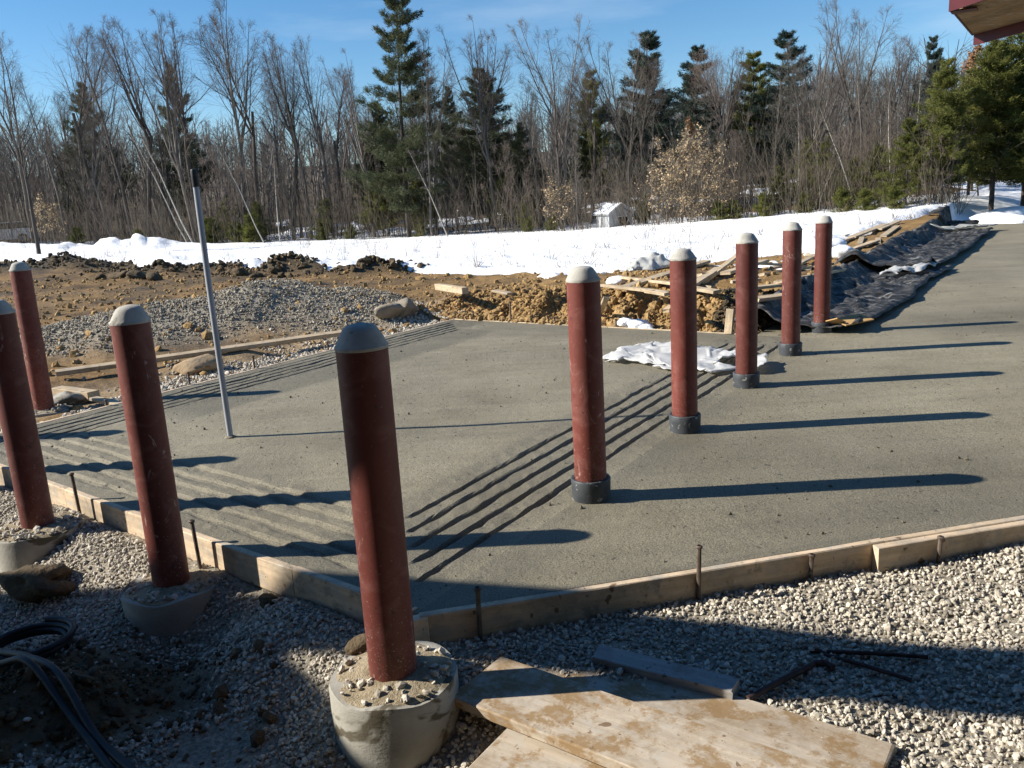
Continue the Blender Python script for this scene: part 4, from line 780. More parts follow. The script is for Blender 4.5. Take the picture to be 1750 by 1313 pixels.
# debris on the round footings
for (t_, nn, rmax, sd) in ((A_, 120, .20, 31), (P2_, 150, .20, 32), (P0_, 260, .23, 33), (L_, 80, .2, 34)):
    an_ = r_.uniform(0, 6.3, nn); q = np.sqrt(r_.uniform(.09 ** 2, rmax ** 2, nn)); rad = np.clip(r_.lognormal(math.log(.011), .35, nn), .005, .022)
    stones('loose_stones', np.stack([q * np.cos(an_), q * np.sin(an_), rad * .6 + .004], -1), rad, IC1, MAT['stone'], sd, t_)
# red paint marks on footings
def mark(t_, r__, a0_, a1_, z0, z1):
    m = MB(); n = 6; rz_ = t_.rotation_euler[2]
    for k in range(n + 1):
        a = a0_ + (a1_ - a0_) * k / n - rz_; m.v.append((r__ * math.cos(a), r__ * math.sin(a), z0 + .02 * math.sin(k * 2.1))); m.v.append((r__ * math.cos(a), r__ * math.sin(a), z1 + .012 * math.sin(k * 1.3)))
    for k in range(n): m.f.append((2 * k, 2 * k + 2, 2 * k + 3, 2 * k + 1))
    m.obj('paint_mark', MAT['redmark'], t_)
mark(P2_, .2215, R(-42), R(-30), -.075, -.035); mark(A_, .2325, R(-62), R(-40), -.30, -.23)

# ------------------------------------------------------------------ roofs of the station: the eave in view on the right, an unseen canopy added for its shade
ZS = 3.3
n0 = P(1630, 19, ZS)[:2]; f0 = P(1664, 60, ZS)[:2]; nd = P(1686, 0, ZS)[:2] - P(1639, 14.6, ZS)[:2]; nd /= np.linalg.norm(nd); fdv = P(1750, 34, ZS)[:2] - f0; fdv /= np.linalg.norm(fdv); ad = (nd + fdv); ad /= np.linalg.norm(ad)
wd = f0 - n0; wl = np.linalg.norm(wd); LN = 5.5
t = empty('station_eave', (n0[0], n0[1], ZS)); tag(t, 'red-trimmed roof eave with a yellowish board soffit', 'roof')
nb_ = 12
for k in range(nb_):
    a0_, a1_ = k / nb_ + .0015, (k + 1) / nb_ - .0015; m = MB(); q0 = wd * a0_; q1 = wd * a1_; q2_ = q1 + ad * LN; q3 = q0 + ad * LN
    m.add([(*q, z) for z in (0, .02) for q in (q0, q1, q2_, q3)], [(0, 1, 2, 3), (7, 6, 5, 4), (0, 4, 5, 1), (1, 5, 6, 2), (2, 6, 7, 3), (3, 7, 4, 0)]); m.obj('soffit_board', MAT['soffit'], t)
def strip(nm, a, b, z0, z1, th, mat, par):
    a = np.array(a); b = np.array(b); d = (b - a) / np.linalg.norm(b - a); n = np.array([-d[1], d[0]]) * th; m = MB()
    m.add([(*q, z) for z in (z0, z1) for q in (a, b, b + n, a + n)], [(3, 2, 1, 0), (4, 5, 6, 7), (0, 1, 5, 4), (1, 2, 6, 5), (2, 3, 7, 6), (3, 0, 4, 7)]); return m.obj(nm, mat, par)
wdn = wd / wl
strip('fascia', -wdn * .18 - ad * .02, -wdn * .18 + ad * LN, -.03, .30, -.02, MAT['redtrim'], t); strip('fascia_flange', -wdn * .18 - ad * .022, -wdn * .004 - ad * .022, -.032, -.02, -.25, MAT['redtrim'], t)
strip('fascia', wd + wdn * .003, wd + wdn * .003 + ad * LN, -.125, .30, .03, MAT['redtrim'], t); strip('rake_trim', -wdn * .10 - ad * .003, wd - ad * .003, -.005, .30, .02, MAT['redtrim'], t)
strip('roof_deck', -wdn * .2, wd + wdn * .1, .30, .36, -LN, MAT['roofing'], t)
for k in (.25, .8):
    m = MB(); q = wd * k + ad * (LN - .5); m.box((q[0], q[1], -ZS / 2 - .0), (.2, .2, ZS + .02)); m.obj('support_post', MAT['redtrim'], t)
# unseen canopy left of the view, added and outlined to shade the front bed
ZC = 3.2
def up(x, y, z=-.2): k = (ZC - z) / -SUN_DIR.z; return (x - SUN_DIR.x * k, y - SUN_DIR.y * k)
def top_edge(x): return 3.34 - .279 * (x + .52)
body = [up(-6.5, top_edge(-6.5)), up(-.98, top_edge(-.98)), up(-.98, 2.98), up(-.68, 2.55), up(-.70, 2.36), up(-.55, 2.0), up(-.3, 1.5), up(-.3, -1.5), up(-6.5, -1.5)]
arm = [up(-.99, top_edge(-.99)), up(3.4, top_edge(3.4)), up(3.4, top_edge(3.4) - .39), up(-.99, top_edge(-.99) - .44)]
t = empty('shade_canopy', (body[0][0], body[0][1], 0)); tag(t, 'red-trimmed canopy added out of view to shade the front gravel', 'canopy'); bo = np.array(body[0])
def prism(nm, poly, z0, z1, mat, par):
    n = len(poly); m = MB(); m.add([(*(np.array(p) - bo), z) for z in (z0, z1) for p in poly], [tuple(range(n)), tuple(range(2 * n - 1, n - 1, -1))] + [(i, i + n, (i + 1) % n + n, (i + 1) % n) for i in range(n)]); return m.obj(nm, mat, par)
prism('roof_panel', body, ZC - .04, ZC + .04, MAT['redtrim'], t); prism('shade_beam', arm, ZC - .038, ZC + .038, MAT['redtrim'], t)  # added panel and beam, shaped to cast the wide shade and the long band
for q in (body[0], body[-1], (body[-1][0] + 5.5, body[-1][1] + .1)):
    m = MB(); p = np.array(q) - bo; m.box((p[0] + .2, p[1] + .05, ZC / 2 - .15), (.15, .15, ZC + .2)); m.obj('support_post', MAT['redtrim'], t)

t = empty('sky_blocker_building', (0, -6.5, -.2)); tag(t, 'unseen building wall added behind the photographer to block sky light', 'building')  # added out of view to cut the sky light from behind
box_b = MB(); box_b.box((0, 0, 2.6), (26, 7, 5.2)); box_b.obj('wall', MAT['siding_dark'], t); box_b = MB(); box_b.box((2.5, 5.8, 3.45), (13, 4.7, .2)); box_b.obj('sky_blocker_roof', MAT['siding_dark'], t)  # wall and overhead roof added to deepen the foreground shade
box_b = MB(); box_b.box((0, 0, 5.35), (27.4, 8.4, .3)); box_b.obj('roof', MAT['roofing'], t)

# ------------------------------------------------------------------ trees
class TB:
    """fast 3/4/5-sided branch tubes"""
    def __init__(s): s.v = []; s.f = []
    def branch(s, pts_, r0, r1, n=3):
        pts_ = np.asarray(pts_); k = len(pts_); d = pts_[-1] - pts_[0]; d = d / (np.linalg.norm(d) + 1e-9)
        a = np.cross(d, (0, 0, 1.0) if abs(d[2]) < .9 else (1.0, 0, 0)); a /= np.linalg.norm(a); b = np.cross(d, a)
        an_ = np.arange(n) * 2 * math.pi / n; ring = np.outer(np.cos(an_), a) + np.outer(np.sin(an_), b); rad = np.linspace(r0, r1, k)
        o = sum(len(x) for x in s.v) if False else s.cnt if hasattr(s, 'cnt') else 0
        V = pts_[:, None, :] + ring[None] * rad[:, None, None]; s.v.append(V.reshape(-1, 3)); s.cnt = o + k * n
        i = np.arange(k - 1)[:, None] * n; j = np.arange(n)[None]; j1 = (j + 1) % n
        s.f.append(np.stack([i + j, i + j1, i + n + j1, i + n + j], -1).reshape(-1, 4) + o)
    def mesh(s, name, mat):
        V = np.concatenate(s.v); F = np.concatenate(s.f); o = np_obj(name, V, F, mat, True); me = o.data; bpy.data.objects.remove(o); return me
def walk(r_, p, d, L, steps, wig, upb):
    pts_ = [p]; d = d / np.linalg.norm(d)
    for i in range(steps):
        d = d + r_.normal(size=3) * wig + np.array([0, 0, upb]); d = d / np.linalg.norm(d); p = p + d * L / steps; pts_.append(p)
    return np.array(pts_)
def at(pts_, t):
    k = t * (len(pts_) - 1); i = min(int(k), len(pts_) - 2); f = k - i; return pts_[i] * (1 - f) + pts_[i + 1] * f, (pts_[i + 1] - pts_[i])
def side_dir(r_, d, ang):
    d = d / np.linalg.norm(d); a = r_.normal(size=3); a -= d * a.dot(d); a /= np.linalg.norm(a); return d * math.cos(ang) + a * math.sin(ang)
def bare_tree(seed, H, r0, forks, low, ang, nb=(16, 6, 5), lean=0.0, droop=.04, crown_w=.36):
    r_ = np.random.default_rng(seed); T = TB(); C = TB(); leaders = []
    tr = walk(r_, np.zeros(3) - [0, 0, .3], np.array([lean, 0.02, 1.0]), H * (.98 if forks <= 1 else low + .15), 9, .045, .05)
    if forks <= 1:
        T.branch(tr, r0, r0 * .12, 6); leaders = [(tr, low, r0, H)]
    else:
        T.branch(tr, r0, r0 * .62, 6)
        for k in range(forks):
            d = side_dir(r_, np.array([0, 0, 1.0]), r_.uniform(.14, .46)); L = H * (1 - low - .15) * r_.uniform(.8, 1.05); st, _ = at(tr, r_.uniform(.8, 1)); lp = walk(r_, st, d, L, 8, .05, .07); T.branch(lp, r0 * .55, r0 * .07, 5); leaders.append((lp, .08, r0 * .55, H * .8))
    per = max(5, int(nb[0] / len(leaders) * (1.25 if forks > 1 else 1)))
    for (lp, t0, rr0, HH) in leaders:
        for k in range(per):
            t = t0 + (1 - t0) * (k + r_.uniform(0, 1)) / per; t = min(t, .985); p, d = at(lp, t); L1 = HH * crown_w * (1.08 - t) ** .75 * r_.uniform(.55, 1.1)
            b1 = walk(r_, p, side_dir(r_, d, r_.uniform(ang * .75, ang * 1.35)), L1, 5, .09, .06); rb = max(.010, rr0 * (1 - t) * .42 + .008); (T if rb > .03 else C).branch(b1, rb, rb * .22, 4 if rb > .03 else 3)
            for j in range(nb[1]):
                t2 = .18 + .8 * (j + r_.uniform(0, 1)) / nb[1]; t2 = min(t2, .98); p2, d2 = at(b1, t2); L2 = L1 * .60 * (1.15 - t2) * r_.uniform(.6, 1.2)
                b2 = walk(r_, p2, side_dir(r_, d2, r_.uniform(.45, .95)), L2, 3, .10, .05); C.branch(b2, .0068, .0035, 3)
                for q in range(nb[2]):
                    t3 = min(.98, .15 + .85 * (q + r_.uniform(0, 1)) / nb[2]); p3, d3 = at(b2, t3); C.branch(walk(r_, p3, side_dir(r_, d3, r_.uniform(.4, .9)), max(.3, L2 * .7 * r_.uniform(.5, 1.2)), 2, .10, .04), .0042, .0024, 3)
    return T, C
def tuft_cloud(r_, centers, dirs, n, L, wd_, spread):
    """n slim needle blades per centre"""
    m = len(centers); c = np.repeat(centers, n, 0); d = np.repeat(dirs, n, 0) + r_.normal(size=(m * n, 3)) * spread; d /= np.linalg.norm(d, axis=1)[:, None]
    a = np.cross(d, r_.normal(size=d.shape)); a /= np.linalg.norm(a, axis=1)[:, None] + 1e-9; Ls = L * r_.uniform(.6, 1.3, (m * n, 1)); c = c + r_.normal(size=c.shape) * L * .25
    V = np.stack([c - a * wd_, c + a * wd_, c + d * Ls], 1).reshape(-1, 3); return V, np.arange(len(V)).reshape(-1, 3)
def conifer(seed, H, r0, start, width, whorl, nbr, up_, ntuft, blades, L, wd_, spread, shape=1.0, side=3, ragged=.25):
    r_ = np.random.default_rng(seed); T = TB(); tr = walk(r_, np.array([0, 0, -.3]), np.array([0, 0, 1.0]), H + .3, 10, .012, .05); T.branch(tr, r0, .015, 6); cs = []; ds = []
    z = start
    while z < .99:
        p, _ = at(tr, z); f = (1 - z) / (1 - start); prof = min(1, (f ** shape) * 1.0 + .06) * min(1.0, .55 + (z - start) * 6)
        for k in range(int(nbr)):
            if r_.random() < .12: continue
            a = r_.uniform(0, 6.283); L1 = width * H * prof * r_.uniform(1 - ragged * 1.6, 1 + ragged); L1 = max(L1, .12); el = up_ + (.55 * (1 - f)) + r_.normal() * .10
            d = np.array([math.cos(a) * math.cos(el), math.sin(a) * math.cos(el), math.sin(el)]); b1 = walk(r_, p + [0, 0, r_.uniform(-.1, .1)], d, L1, 4, .05, .015 if up_ > -.05 else -.01); T.branch(b1, .022 * (f + .25), .006, 3)
            m = max(2, int(ntuft * (L1 / (width * H)) ** .8))
            for q in range(m):
                t = .18 + .82 * (q + r_.random()) / m; t = min(t, .99); c, dd = at(b1, t); dd = dd / np.linalg.norm(dd); sd = np.cross(dd, (0, 0, 1.0)); sd /= np.linalg.norm(sd) + 1e-9
                for s_ in range(side):
                    off_ = r_.uniform(-1, 1) * L1 * .30 * (1.15 - t); cs.append(c + sd * off_ + np.array([0, 0, r_.normal() * .05 * (L1 + .3)])); ds.append(dd + sd * math.copysign(.7, off_) + np.array([0, 0, .35]))
        z += whorl / H * r_.uniform(.75, 1.25)
    V, F = tuft_cloud(r_, np.array(cs), np.array(ds), blades, L, wd_, spread); o = np_obj('crown', V, F, MAT['pine'], False); me = o.data; bpy.data.objects.remove(o); return T, me
def leaf_cloud(seed, C, n, size, zmax=None):
    r_ = np.random.default_rng(seed); allv = np.concatenate(C.v); pick = allv[r_.integers(0, len(allv), n * 3)]
    if zmax: pick = pick[pick[:, 2] < zmax]
    pick = np.repeat(pick[:n // 4], 4, 0); pick = pick + r_.normal(size=pick.shape) * .085; m = len(pick); d = r_.normal(size=(m, 3)); d[:, 2] -= .8; d /= np.linalg.norm(d, axis=1)[:, None]; a = np.cross(d, r_.normal(size=(m, 3))); a /= np.linalg.norm(a, axis=1)[:, None]; s_ = size * r_.uniform(.6, 1.3, (m, 1))
    V = np.stack([pick, pick + d * s_ * .5 + a * s_ * .36, pick + d * s_ * 1.1, pick + d * s_ * .5 - a * s_ * .36], 1).reshape(-1, 3); o = np_obj('leaves', V, np.arange(len(V)).reshape(-1, 4), MAT['beech'], False); me = o.data; bpy.data.objects.remove(o); return me
KIND = {}
def reg(kind, H, parts):
    zz = 0
    for _, me in parts:
        co = np.empty(len(me.vertices) * 3, np.float32); me.vertices.foreach_get('co', co); zz = max(zz, float(np.percentile(co[2::3], 99.7)))
    KIND[kind] = (zz, parts)
def reg_bare(kind, bark, twig, *a, **k):
    T, C = bare_tree(*a, **k); reg(kind, a[1], [('trunk', T.mesh('trunk', MAT[bark])), ('crown', C.mesh('crown', MAT[twig]))])
reg_bare('b0', 'bark_dark', 'twig', 11, 15, .15, 1, .36, .55, (24, 8, 6), crown_w=.42)
reg_bare('b1', 'bark', 'twig', 12, 15, .15, 3, .30, .50, (28, 8, 6), crown_w=.34)
reg_bare('b2', 'bark_dark', 'twig_red', 13, 15, .16, 4, .34, .50, (32, 8, 6), crown_w=.34)
reg_bare('b3', 'bark', 'twig', 14, 14, .12, 1, .48, .48, (22, 8, 6), lean=.05, crown_w=.40)
reg_bare('b4', 'bark_dark', 'twig_red', 15, 14, .13, 2, .38, .50, (28, 8, 6), lean=-.03, crown_w=.36)
reg_bare('b5', 'bark', 'twig_red', 16, 16, .17, 5, .22, .55, (34, 8, 6), crown_w=.32)
reg_bare('s0', 'bark', 'twig', 21, 8, .045, 1, .25, .50, (16, 5, 4), crown_w=.22)
reg_bare('s1', 'bark', 'twig_red', 22, 7, .04, 3, .06, .45, (18, 5, 4), crown_w=.22)
reg_bare('s2', 'bark_dark', 'twig_red', 23, 6, .035, 4, .02, .5, (20, 5, 4), crown_w=.24)
reg_bare('w0', 'birch', 'twig', 31, 10, .065, 1, .55, .5, (12, 5, 4), lean=-.42, crown_w=.2)
reg_bare('w1', 'birch', 'twig', 32, 9, .055, 1, .55, .5, (12, 5, 4), lean=-.06, crown_w=.2)
def reg_con(kind, H, mat, *a, **k):
    T, me = conifer(*a, **k); me.materials.clear(); me.materials.append(MAT[mat]); reg(kind, H, [('trunk', T.mesh('trunk', MAT['bark_dark'])), ('crown', me)])
reg_con('pine_open', 18, 'pine', 41, 18, .20, .16, .19, 1.05, 8, .10, 30, 9, .25, .022, .5, shape=.6)
reg_con('pine', 14, 'pine', 42, 14, .16, .14, .25, .72, 9, .10, 26, 8, .25, .025, .55, shape=.75)
reg_con('spruce', 13, 'spruce', 43, 13, .15, .22, .23, .72, 9, .10, 26, 9, .22, .023, .5, shape=.7)
reg_con('pine_yellow', 13, 'hemlock', 44, 13, .15, .18, .22, .70, 9, .10, 24, 8, .25, .024, .55, shape=.75)
reg_con('hemlock', 8, 'hemlock', 45, 8, .11, .24, .28, .30, 7, -.02, 24, 9, .16, .017, .8, shape=.7, ragged=.35)
reg_con('hemlock2', 8, 'hemlock', 46, 8, .12, .26, .27, .32, 7, .10, 24, 9, .16, .017, .8, shape=.55, ragged=.4)
reg_con('shrub', 2.2, 'hemlock', 47, 2.2, .03, .02, .42, .16, 7, .25, 12, 7, .12, .012, .8, shape=.6, ragged=.4)
for kd, sd, H, mt, nl, sz in (('beech', 51, 5.5, 'beech', 900, .10), ('beech2', 52, 4.0, 'beech', 720, .10), ('oak', 53, 10, 'oak', 2600, .17)):
    T, C = bare_tree(sd, H, .05 if H < 8 else .12, 3 if H < 8 else 1, .08 if H < 8 else .3, .75, (24, 6, 4), crown_w=.46 if H < 8 else .30); lf = leaf_cloud(sd, C, nl, sz); lf.materials.clear(); lf.materials.append(MAT[mt])
    reg(kd, H, [('trunk', T.mesh('trunk', MAT['bark'])), ('crown', C.mesh('crown', MAT['twig'])), ('leaves', lf)])
NAME = {'b': 'bare_tree', 's': 'bare_sapling', 'w': 'pale_birch', 'p': 'pine_tree', 'h': 'hemlock_tree', 'o': 'oak_tree'}
def tree(kind, px, base, top, D, label, group, rz=None, wide=1.0, cat='tree', zoff=-.1):
    q = atD(px, base if base else 400, D); x, y = q[0], q[1]; z = float(terrain(x, y, False)) + zoff; tp = atD(px, top, D)[2]; H = max(1.0, tp - z); H0_, parts = KIND[kind]; s_ = H / H0_
    nm = 'shrub' if kind == 'shrub' else ('spruce_tree' if kind == 'spruce' else ('beech_tree' if kind.startswith('beech') else NAME[kind[0]]))
    t = empty(nm, (x, y, z), rd.uniform(0, 6.28) if rz is None else rz); t.scale = (s_ * wide, s_ * wide, s_)
    for n_, me in parts:
        o = bpy.data.objects.new(n_, me); COL.objects.link(o); o.parent = t
    tag(t, label, cat, group); return t
LB = {'b0': 'straight dark-barked bare tree', 'b1': 'grey bare tree with three leaders', 'b2': 'dark bare tree with four reddish leaders', 'b3': 'slim leaning grey bare tree',
      'b4': 'dark bare tree with two leaning leaders', 'b5': 'broad vase-shaped grey bare tree', 's0': 'thin single-stemmed bare sapling', 's1': 'thin bare sapling with three reddish stems', 's2': 'low bushy bare sapling with many dark stems'}
GRP = {k: LB[k].split(' at ')[0] + 's of the wood' for k in LB}
def Dtree(px): return float(np.interp(px, [-200, 0, 270, 700, 1000, 1200, 1590, 1750, 1950], [64, 60, 52, 45, 38, 35, 31, 33, 36]))
# individually placed trees of the first rows: kind, column, top row, extra distance
front = [('b1', 55, 55, 2), ('b0', 60, 60, -14), ('b3', 110, 120, 3), ('b5', 190, 75, 4), ('b4', 165, 40, 7), ('b2', 255, 30, 3), ('b0', 228, 60, 2), ('b5', 335, 12, 2), ('b2', 345, 20, 8), ('b1', 420, 8, 3), ('b4', 452, 30, 5), ('b2', 500, 55, 4), ('b3', 530, 70, 3), ('b0', 515, 90, 6), ('b1', 570, 60, 5), ('b4', 600, 120, 5),
         ('b5', 640, 80, 2), ('b1', 745, 60, 3), ('b3', 740, 95, 0), ('b5', 850, 20, 4), ('b2', 845, 50, 8), ('b1', 965, 25, 6), ('b0', 960, 40, 3), ('b4', 1010, 95, 6), ('b3', 920, 130, 5), ('b1', 1060, 60, 9), ('b0', 1075, 60, 5), ('b4', 1225, 75, 8), ('b2', 1255, 80, 10), ('b5', 1400, 10, 5), ('b1', 1440, 5, 6), ('b3', 1465, 20, 4), ('b0', 1395, 80, 3), ('b4', 1510, 60, 8), ('b2', 1540, 95, 9), ('b1', 1480, 90, 8), ('b3', 1370, 60, 10), ('b0', 1320, 110, 7), ('b2', 1690, 60, 8), ('b1', 1735, 55, 10), ('b0', 1620, 100, 12), ('b5', -40, 60, 3), ('b2', -110, 30, 4), ('b4', 1800, 40, 8), ('b1', 1880, 30, 9)]
MARKS = [(-400, 30, 'by the parked car'), (30, 150, 'near the rust-leaved beech'), (150, 290, 'behind the frozen mud ridge'), (290, 400, 'around the leaning birches'), (400, 520, 'near the upright slim birch'), (520, 640, 'left of the low green pine'), (640, 760, 'around the tall white pine'), (760, 900, 'around the broad dark pine'), (900, 1040, 'near the low beech and shed'), (1040, 1150, 'around the dense spruce'), (1150, 1310, 'behind the tan-leaved beeches'), (1310, 1430, 'behind the end of the bollard row'), (1430, 1570, 'among the white birches'), (1570, 2400, 'behind the hemlocks')]
def where(k, px, first):
    ph = next(p for a, b, p in MARKS if a <= px < b); lb = (LB[k].replace(' at the wood edge', '').replace(' before the wood', '')) + ('' if first else ' deeper in') + ' ' + ph
    return lb, lb.replace(',', '') + ' (set)'
for k, px, tp, dd in front: tree(k, px, None, tp, Dtree(px) + dd, *where(k, px, True))
sp_rng = random.Random(77)
for i in range(120):
    px = sp_rng.uniform(-120, 1850); k = sp_rng.choice(['b0', 'b1', 'b2', 'b3', 'b4', 'b5', 'b0', 'b3']); D = Dtree(px) + sp_rng.uniform(4, 34); hz = 345 - (px - 875) * .0589
    tp = hz - (sp_rng.uniform(.055, .125) if sp_rng.random() < .8 else sp_rng.uniform(.13, .19)) * 1400 * (1 if px < 1150 else .85); tree(k, px, None, tp, D, *where(k, px, False))
for i in range(150):
    px = sp_rng.uniform(-120, 1620); k = sp_rng.choice(['s0', 's1', 's2', 's1', 's0']); D = Dtree(px) + sp_rng.uniform(-1.0, 9); hz = 345 - (px - 875) * .0589
    tp = hz - sp_rng.uniform(20, 150); tree(k, px, None, tp, D, *where(k, px, True), cat='sapling')
for k, px, tp, D, lb, rz in (('w0', 335, 170, 48, 'pale birch leaning over behind the conduit pole', 0.15), ('w0', 325, 190, 51, 'second pale birch leaning beside the conduit pole', .3), ('w0', 455, 230, 47, 'pale birch leaning left of the young evergreen brush', .2), ('w1', 478, 255, 47, 'upright slim pale birch beside the leaning one', 1), ('w0', 770, 250, 42, 'slender pale birch leaning before the tall pine', .5),
                         ('w0', 1468, 175, 33, 'white birch with crooked trunk before the hemlock shrubs', .2), ('w1', 1520, 150, 33, 'upright white birch beside the spreading hemlock', 2), ('w1', 1505, 190, 35, 'thin white birch behind the upright white one', 3), ('w1', 1362, 190, 36, 'thin pale birch right behind the row-end bollard', 4), ('w1', 1550, 120, 36, 'tall pale birch half hidden by the spreading hemlock', 5)):
    tree(k, px, None, tp, D, lb, None, rz, .9)
for k, px, tp, D, lb, wd_ in (('pine_open', 700, -25, 46, 'very tall open white pine rising above the whole wood', 1.15), ('pine', 665, 175, 52, 'mid-height pine crowding the tall white pine', 1.0), ('pine', 840, 118, 50, 'broad dark pine in the middle of the wood', 1.5), ('pine', 782, 150, 54, 'narrow pine top between the tall white pine and the broad one', .8), ('pine_yellow', 1015, 120, 50, 'brownish-green pine behind bare branches beside the dense spruce', 1.0),
                           ('spruce', 1107, 58, 46, 'dense blue-green spruce with tiered branches', 1.35), ('spruce', 1190, 82, 50, 'narrow spruce beside the yellowish pine', 1.25), ('pine_yellow', 1283, 88, 47, 'yellowish pine between two spruces', 1.2), ('spruce', 1345, 57, 46, 'tall spruce with sky showing under its crown', 1.3), ('spruce', 1582, 66, 58, 'distant dark spruce tip above the hemlocks', .9), ('pine', 328, 112, 68, 'small pine top in the bare left wood', .8), ('pine', 178, 145, 72, 'dark pine top among dense left branches', 1.1), ('pine', 900, 210, 47, 'low dark pine under the broad middle pine', 1.1), ('pine', 640, 240, 50, 'low green pine beneath the tall white pine', 1.0), ('pine', 1075, 190, 52, 'shaded pine behind the dense spruce', 1.0),
                           ('hemlock', 1605, 105, 32, 'bushy yellow-green hemlock reaching low over the snow', 1.1), ('hemlock2', 1690, 70, 34, 'tall hemlock with bare lower trunk beside the eave', 1.2), ('hemlock2', 1745, 40, 35, 'hemlock with dark trunk under the eave', 1.2), ('hemlock', 1545, 205, 31.5, 'smaller hemlock crowding the bushy one', 1.1), ('hemlock', 1410, 235, 36, 'slender hemlock behind the row-end bollard', 1.0), ('hemlock', 1330, 285, 35.5, 'short round hemlock at the snow edge behind the sheet-corner bollard', 1.3), ('hemlock2', 1650, 150, 37, 'hemlock half hidden behind the bushy ones', 1.1), ('hemlock', 1800, 90, 34, 'hemlock beyond the eave', 1.2), ('hemlock2', 1860, 60, 36, 'second hemlock beyond the eave', 1.2)):
    tree(k, px, None, tp, D, lb, None, None, wd_)
for k, px, tp, D, lb, wd_ in (('beech', 1165, 215, 35.5, 'beech sapling thick with tan leaves behind the second row bollard', 1.1), ('beech2', 1125, 270, 35.5, 'low tan-leaved beech beside the little shed', 1.1), ('beech2', 965, 300, 39, 'low tan-leaved beech left of the little shed', 1.1), ('beech', 1205, 240, 35.2, 'tan-leaved beech beside the young hemlock', 1.0), ('beech2', 1240, 290, 35, 'short beech with withered leaves at the snow edge', 1.1), ('beech', 1140, 235, 37.5, 'tall tan-leaved beech behind the low ones', 1.2), ('beech2', 1190, 320, 34.6, 'tan beech bush spreading low onto the snow', 1.4), ('beech2', 80, 330, 57, 'low rust-leaved beech among the left trunks', 1.0), ('oak', 1655, 78, 40, 'oak with clinging russet leaves behind the hemlocks', 1.0), ('oak', 1180, 200, 44, 'withered-leaf oak behind the beeches', .8)):
    tree(k, px, None, tp, D, lb, None, None, wd_)
for px, tp, D, lb in ((395, 335, 52, 'young hemlock beside the conduit pole before the left wood'), (445, 345, 51, 'young hemlock beneath the leaning pale birch'), (905, 330, 43, 'young hemlock below the broad dark pine'), (870, 300, 46, 'dark young hemlock under the broad pine'), (720, 300, 47, 'young hemlock at the foot of the tall white pine'), (655, 310, 48, 'young hemlock left of the tall white pine foot'), (1100, 330, 39, 'young hemlock peeping out behind the shed'), (1380, 240, 37.5, 'slim young hemlock between bare trunks behind the row end'), (1455, 270, 34.5, 'young hemlock at the foot of the crooked birch'), (1500, 250, 33.5, 'young hemlock beside the upright white birch'), (560, 340, 50, 'young hemlock in the shade of the left wood')):
    tree(sp_rng.choice(['hemlock', 'hemlock2']), px, None, tp, D, lb, None, None, 1.35)
for i, (px, D, tp) in enumerate(((360, 51, 372), (405, 50, 378), (430, 49, 365), (130, 57, 388), (235, 54, 392), (550, 48, 375), (905, 41, 370), (945, 40, 380), (1230, 34.4, 345), (1305, 34, 330), (1440, 32, 320), (1480, 31, 330), (1375, 34, 330), (720, 45, 392), (1255, 34.5, 360), (600, 47, 385), (1525, 30.5, 330))):
    lb = 'low evergreen shrub at the snow edge ' + next(p for a, b, p in MARKS if a <= px < b); tree('shrub', px, None, tp, D, lb, lb + ' (set)', None, 1.3, 'shrub')

# undergrowth and the far-off wood as masses nobody could count
r_ = np.random.default_rng(91); B = TB()
for i in range(4600):
    px = r_.uniform(-150, 1640); D = Dtree(px) + abs(r_.normal()) * 6 - .6; q = atD(px, 400, D); z = float(np.interp(D, [0, 1], [0, 0])) + 0
    B_ = (q[0], q[1]); L = r_.uniform(.7, 3.2) * (1 if r_.random() < .8 else 1.6)
    if i == 0: BX = []; 
    BX.append((q[0], q[1], L))
BX = np.array(BX); BZ = terrain(BX[:, 0], BX[:, 1], False)
for (x, y, L), z in zip(BX, BZ):
    d = np.array([r_.normal() * .22 - .08, r_.normal() * .2, 1.0]); st = walk(r_, np.array([x, y, z - .05]), d, L, 3, .07, 0); B.branch(st, .011, .004, 3)
    for k in range(2):
        p, dd = at(st, r_.uniform(.3, .9)); B.branch(walk(r_, p, side_dir(r_, dd, .5), L * .4, 1, .1, .05), .006, .003, 3)
me = B.mesh('undergrowth', MAT['brush']); o = bpy.data.objects.new('undergrowth', me); COL.objects.link(o); tag(o, 'tangle of grey-brown brush stems along the wood edge', 'brush', kind='stuff')
B = TB(); DX = []
for i in range(1150):
    px = r_.uniform(-300, 2050); D = r_.uniform(66, 140); q = atD(px, 400, D); DX.append((q[0], q[1], r_.uniform(5.5, 10)))
DX = np.array(DX); DZ = terrain(DX[:, 0], DX[:, 1], False)
for (x, y, L), z in zip(DX, DZ):
    tr = walk(r_, np.array([x, y, z - .3]), np.array([0, 0, 1.0]), L, 5, .06, .03); B.branch(tr, .14, .03, 3)
    for k in range(11):
        t_ = .3 + .65 * k / 11; p, dd = at(tr, t_); b1 = walk(r_, p, side_dir(r_, dd, .6), L * .36 * (1.1 - t_), 2, .1, .07); B.branch(b1, .045, .016, 3)
        for j in range(4):
            p2, d2 = at(b1, r_.uniform(.25, .95)); B.branch(walk(r_, p2, side_dir(r_, d2, .6), L * .15, 1, .1, .08), .018, .008, 3)
me = B.mesh('distant_woodland', MAT['farwood']); o = bpy.data.objects.new('distant_woodland', me); COL.objects.link(o); tag(o, 'far-off bare wood filling the slope behind the first trees', 'woodland', kind='stuff')
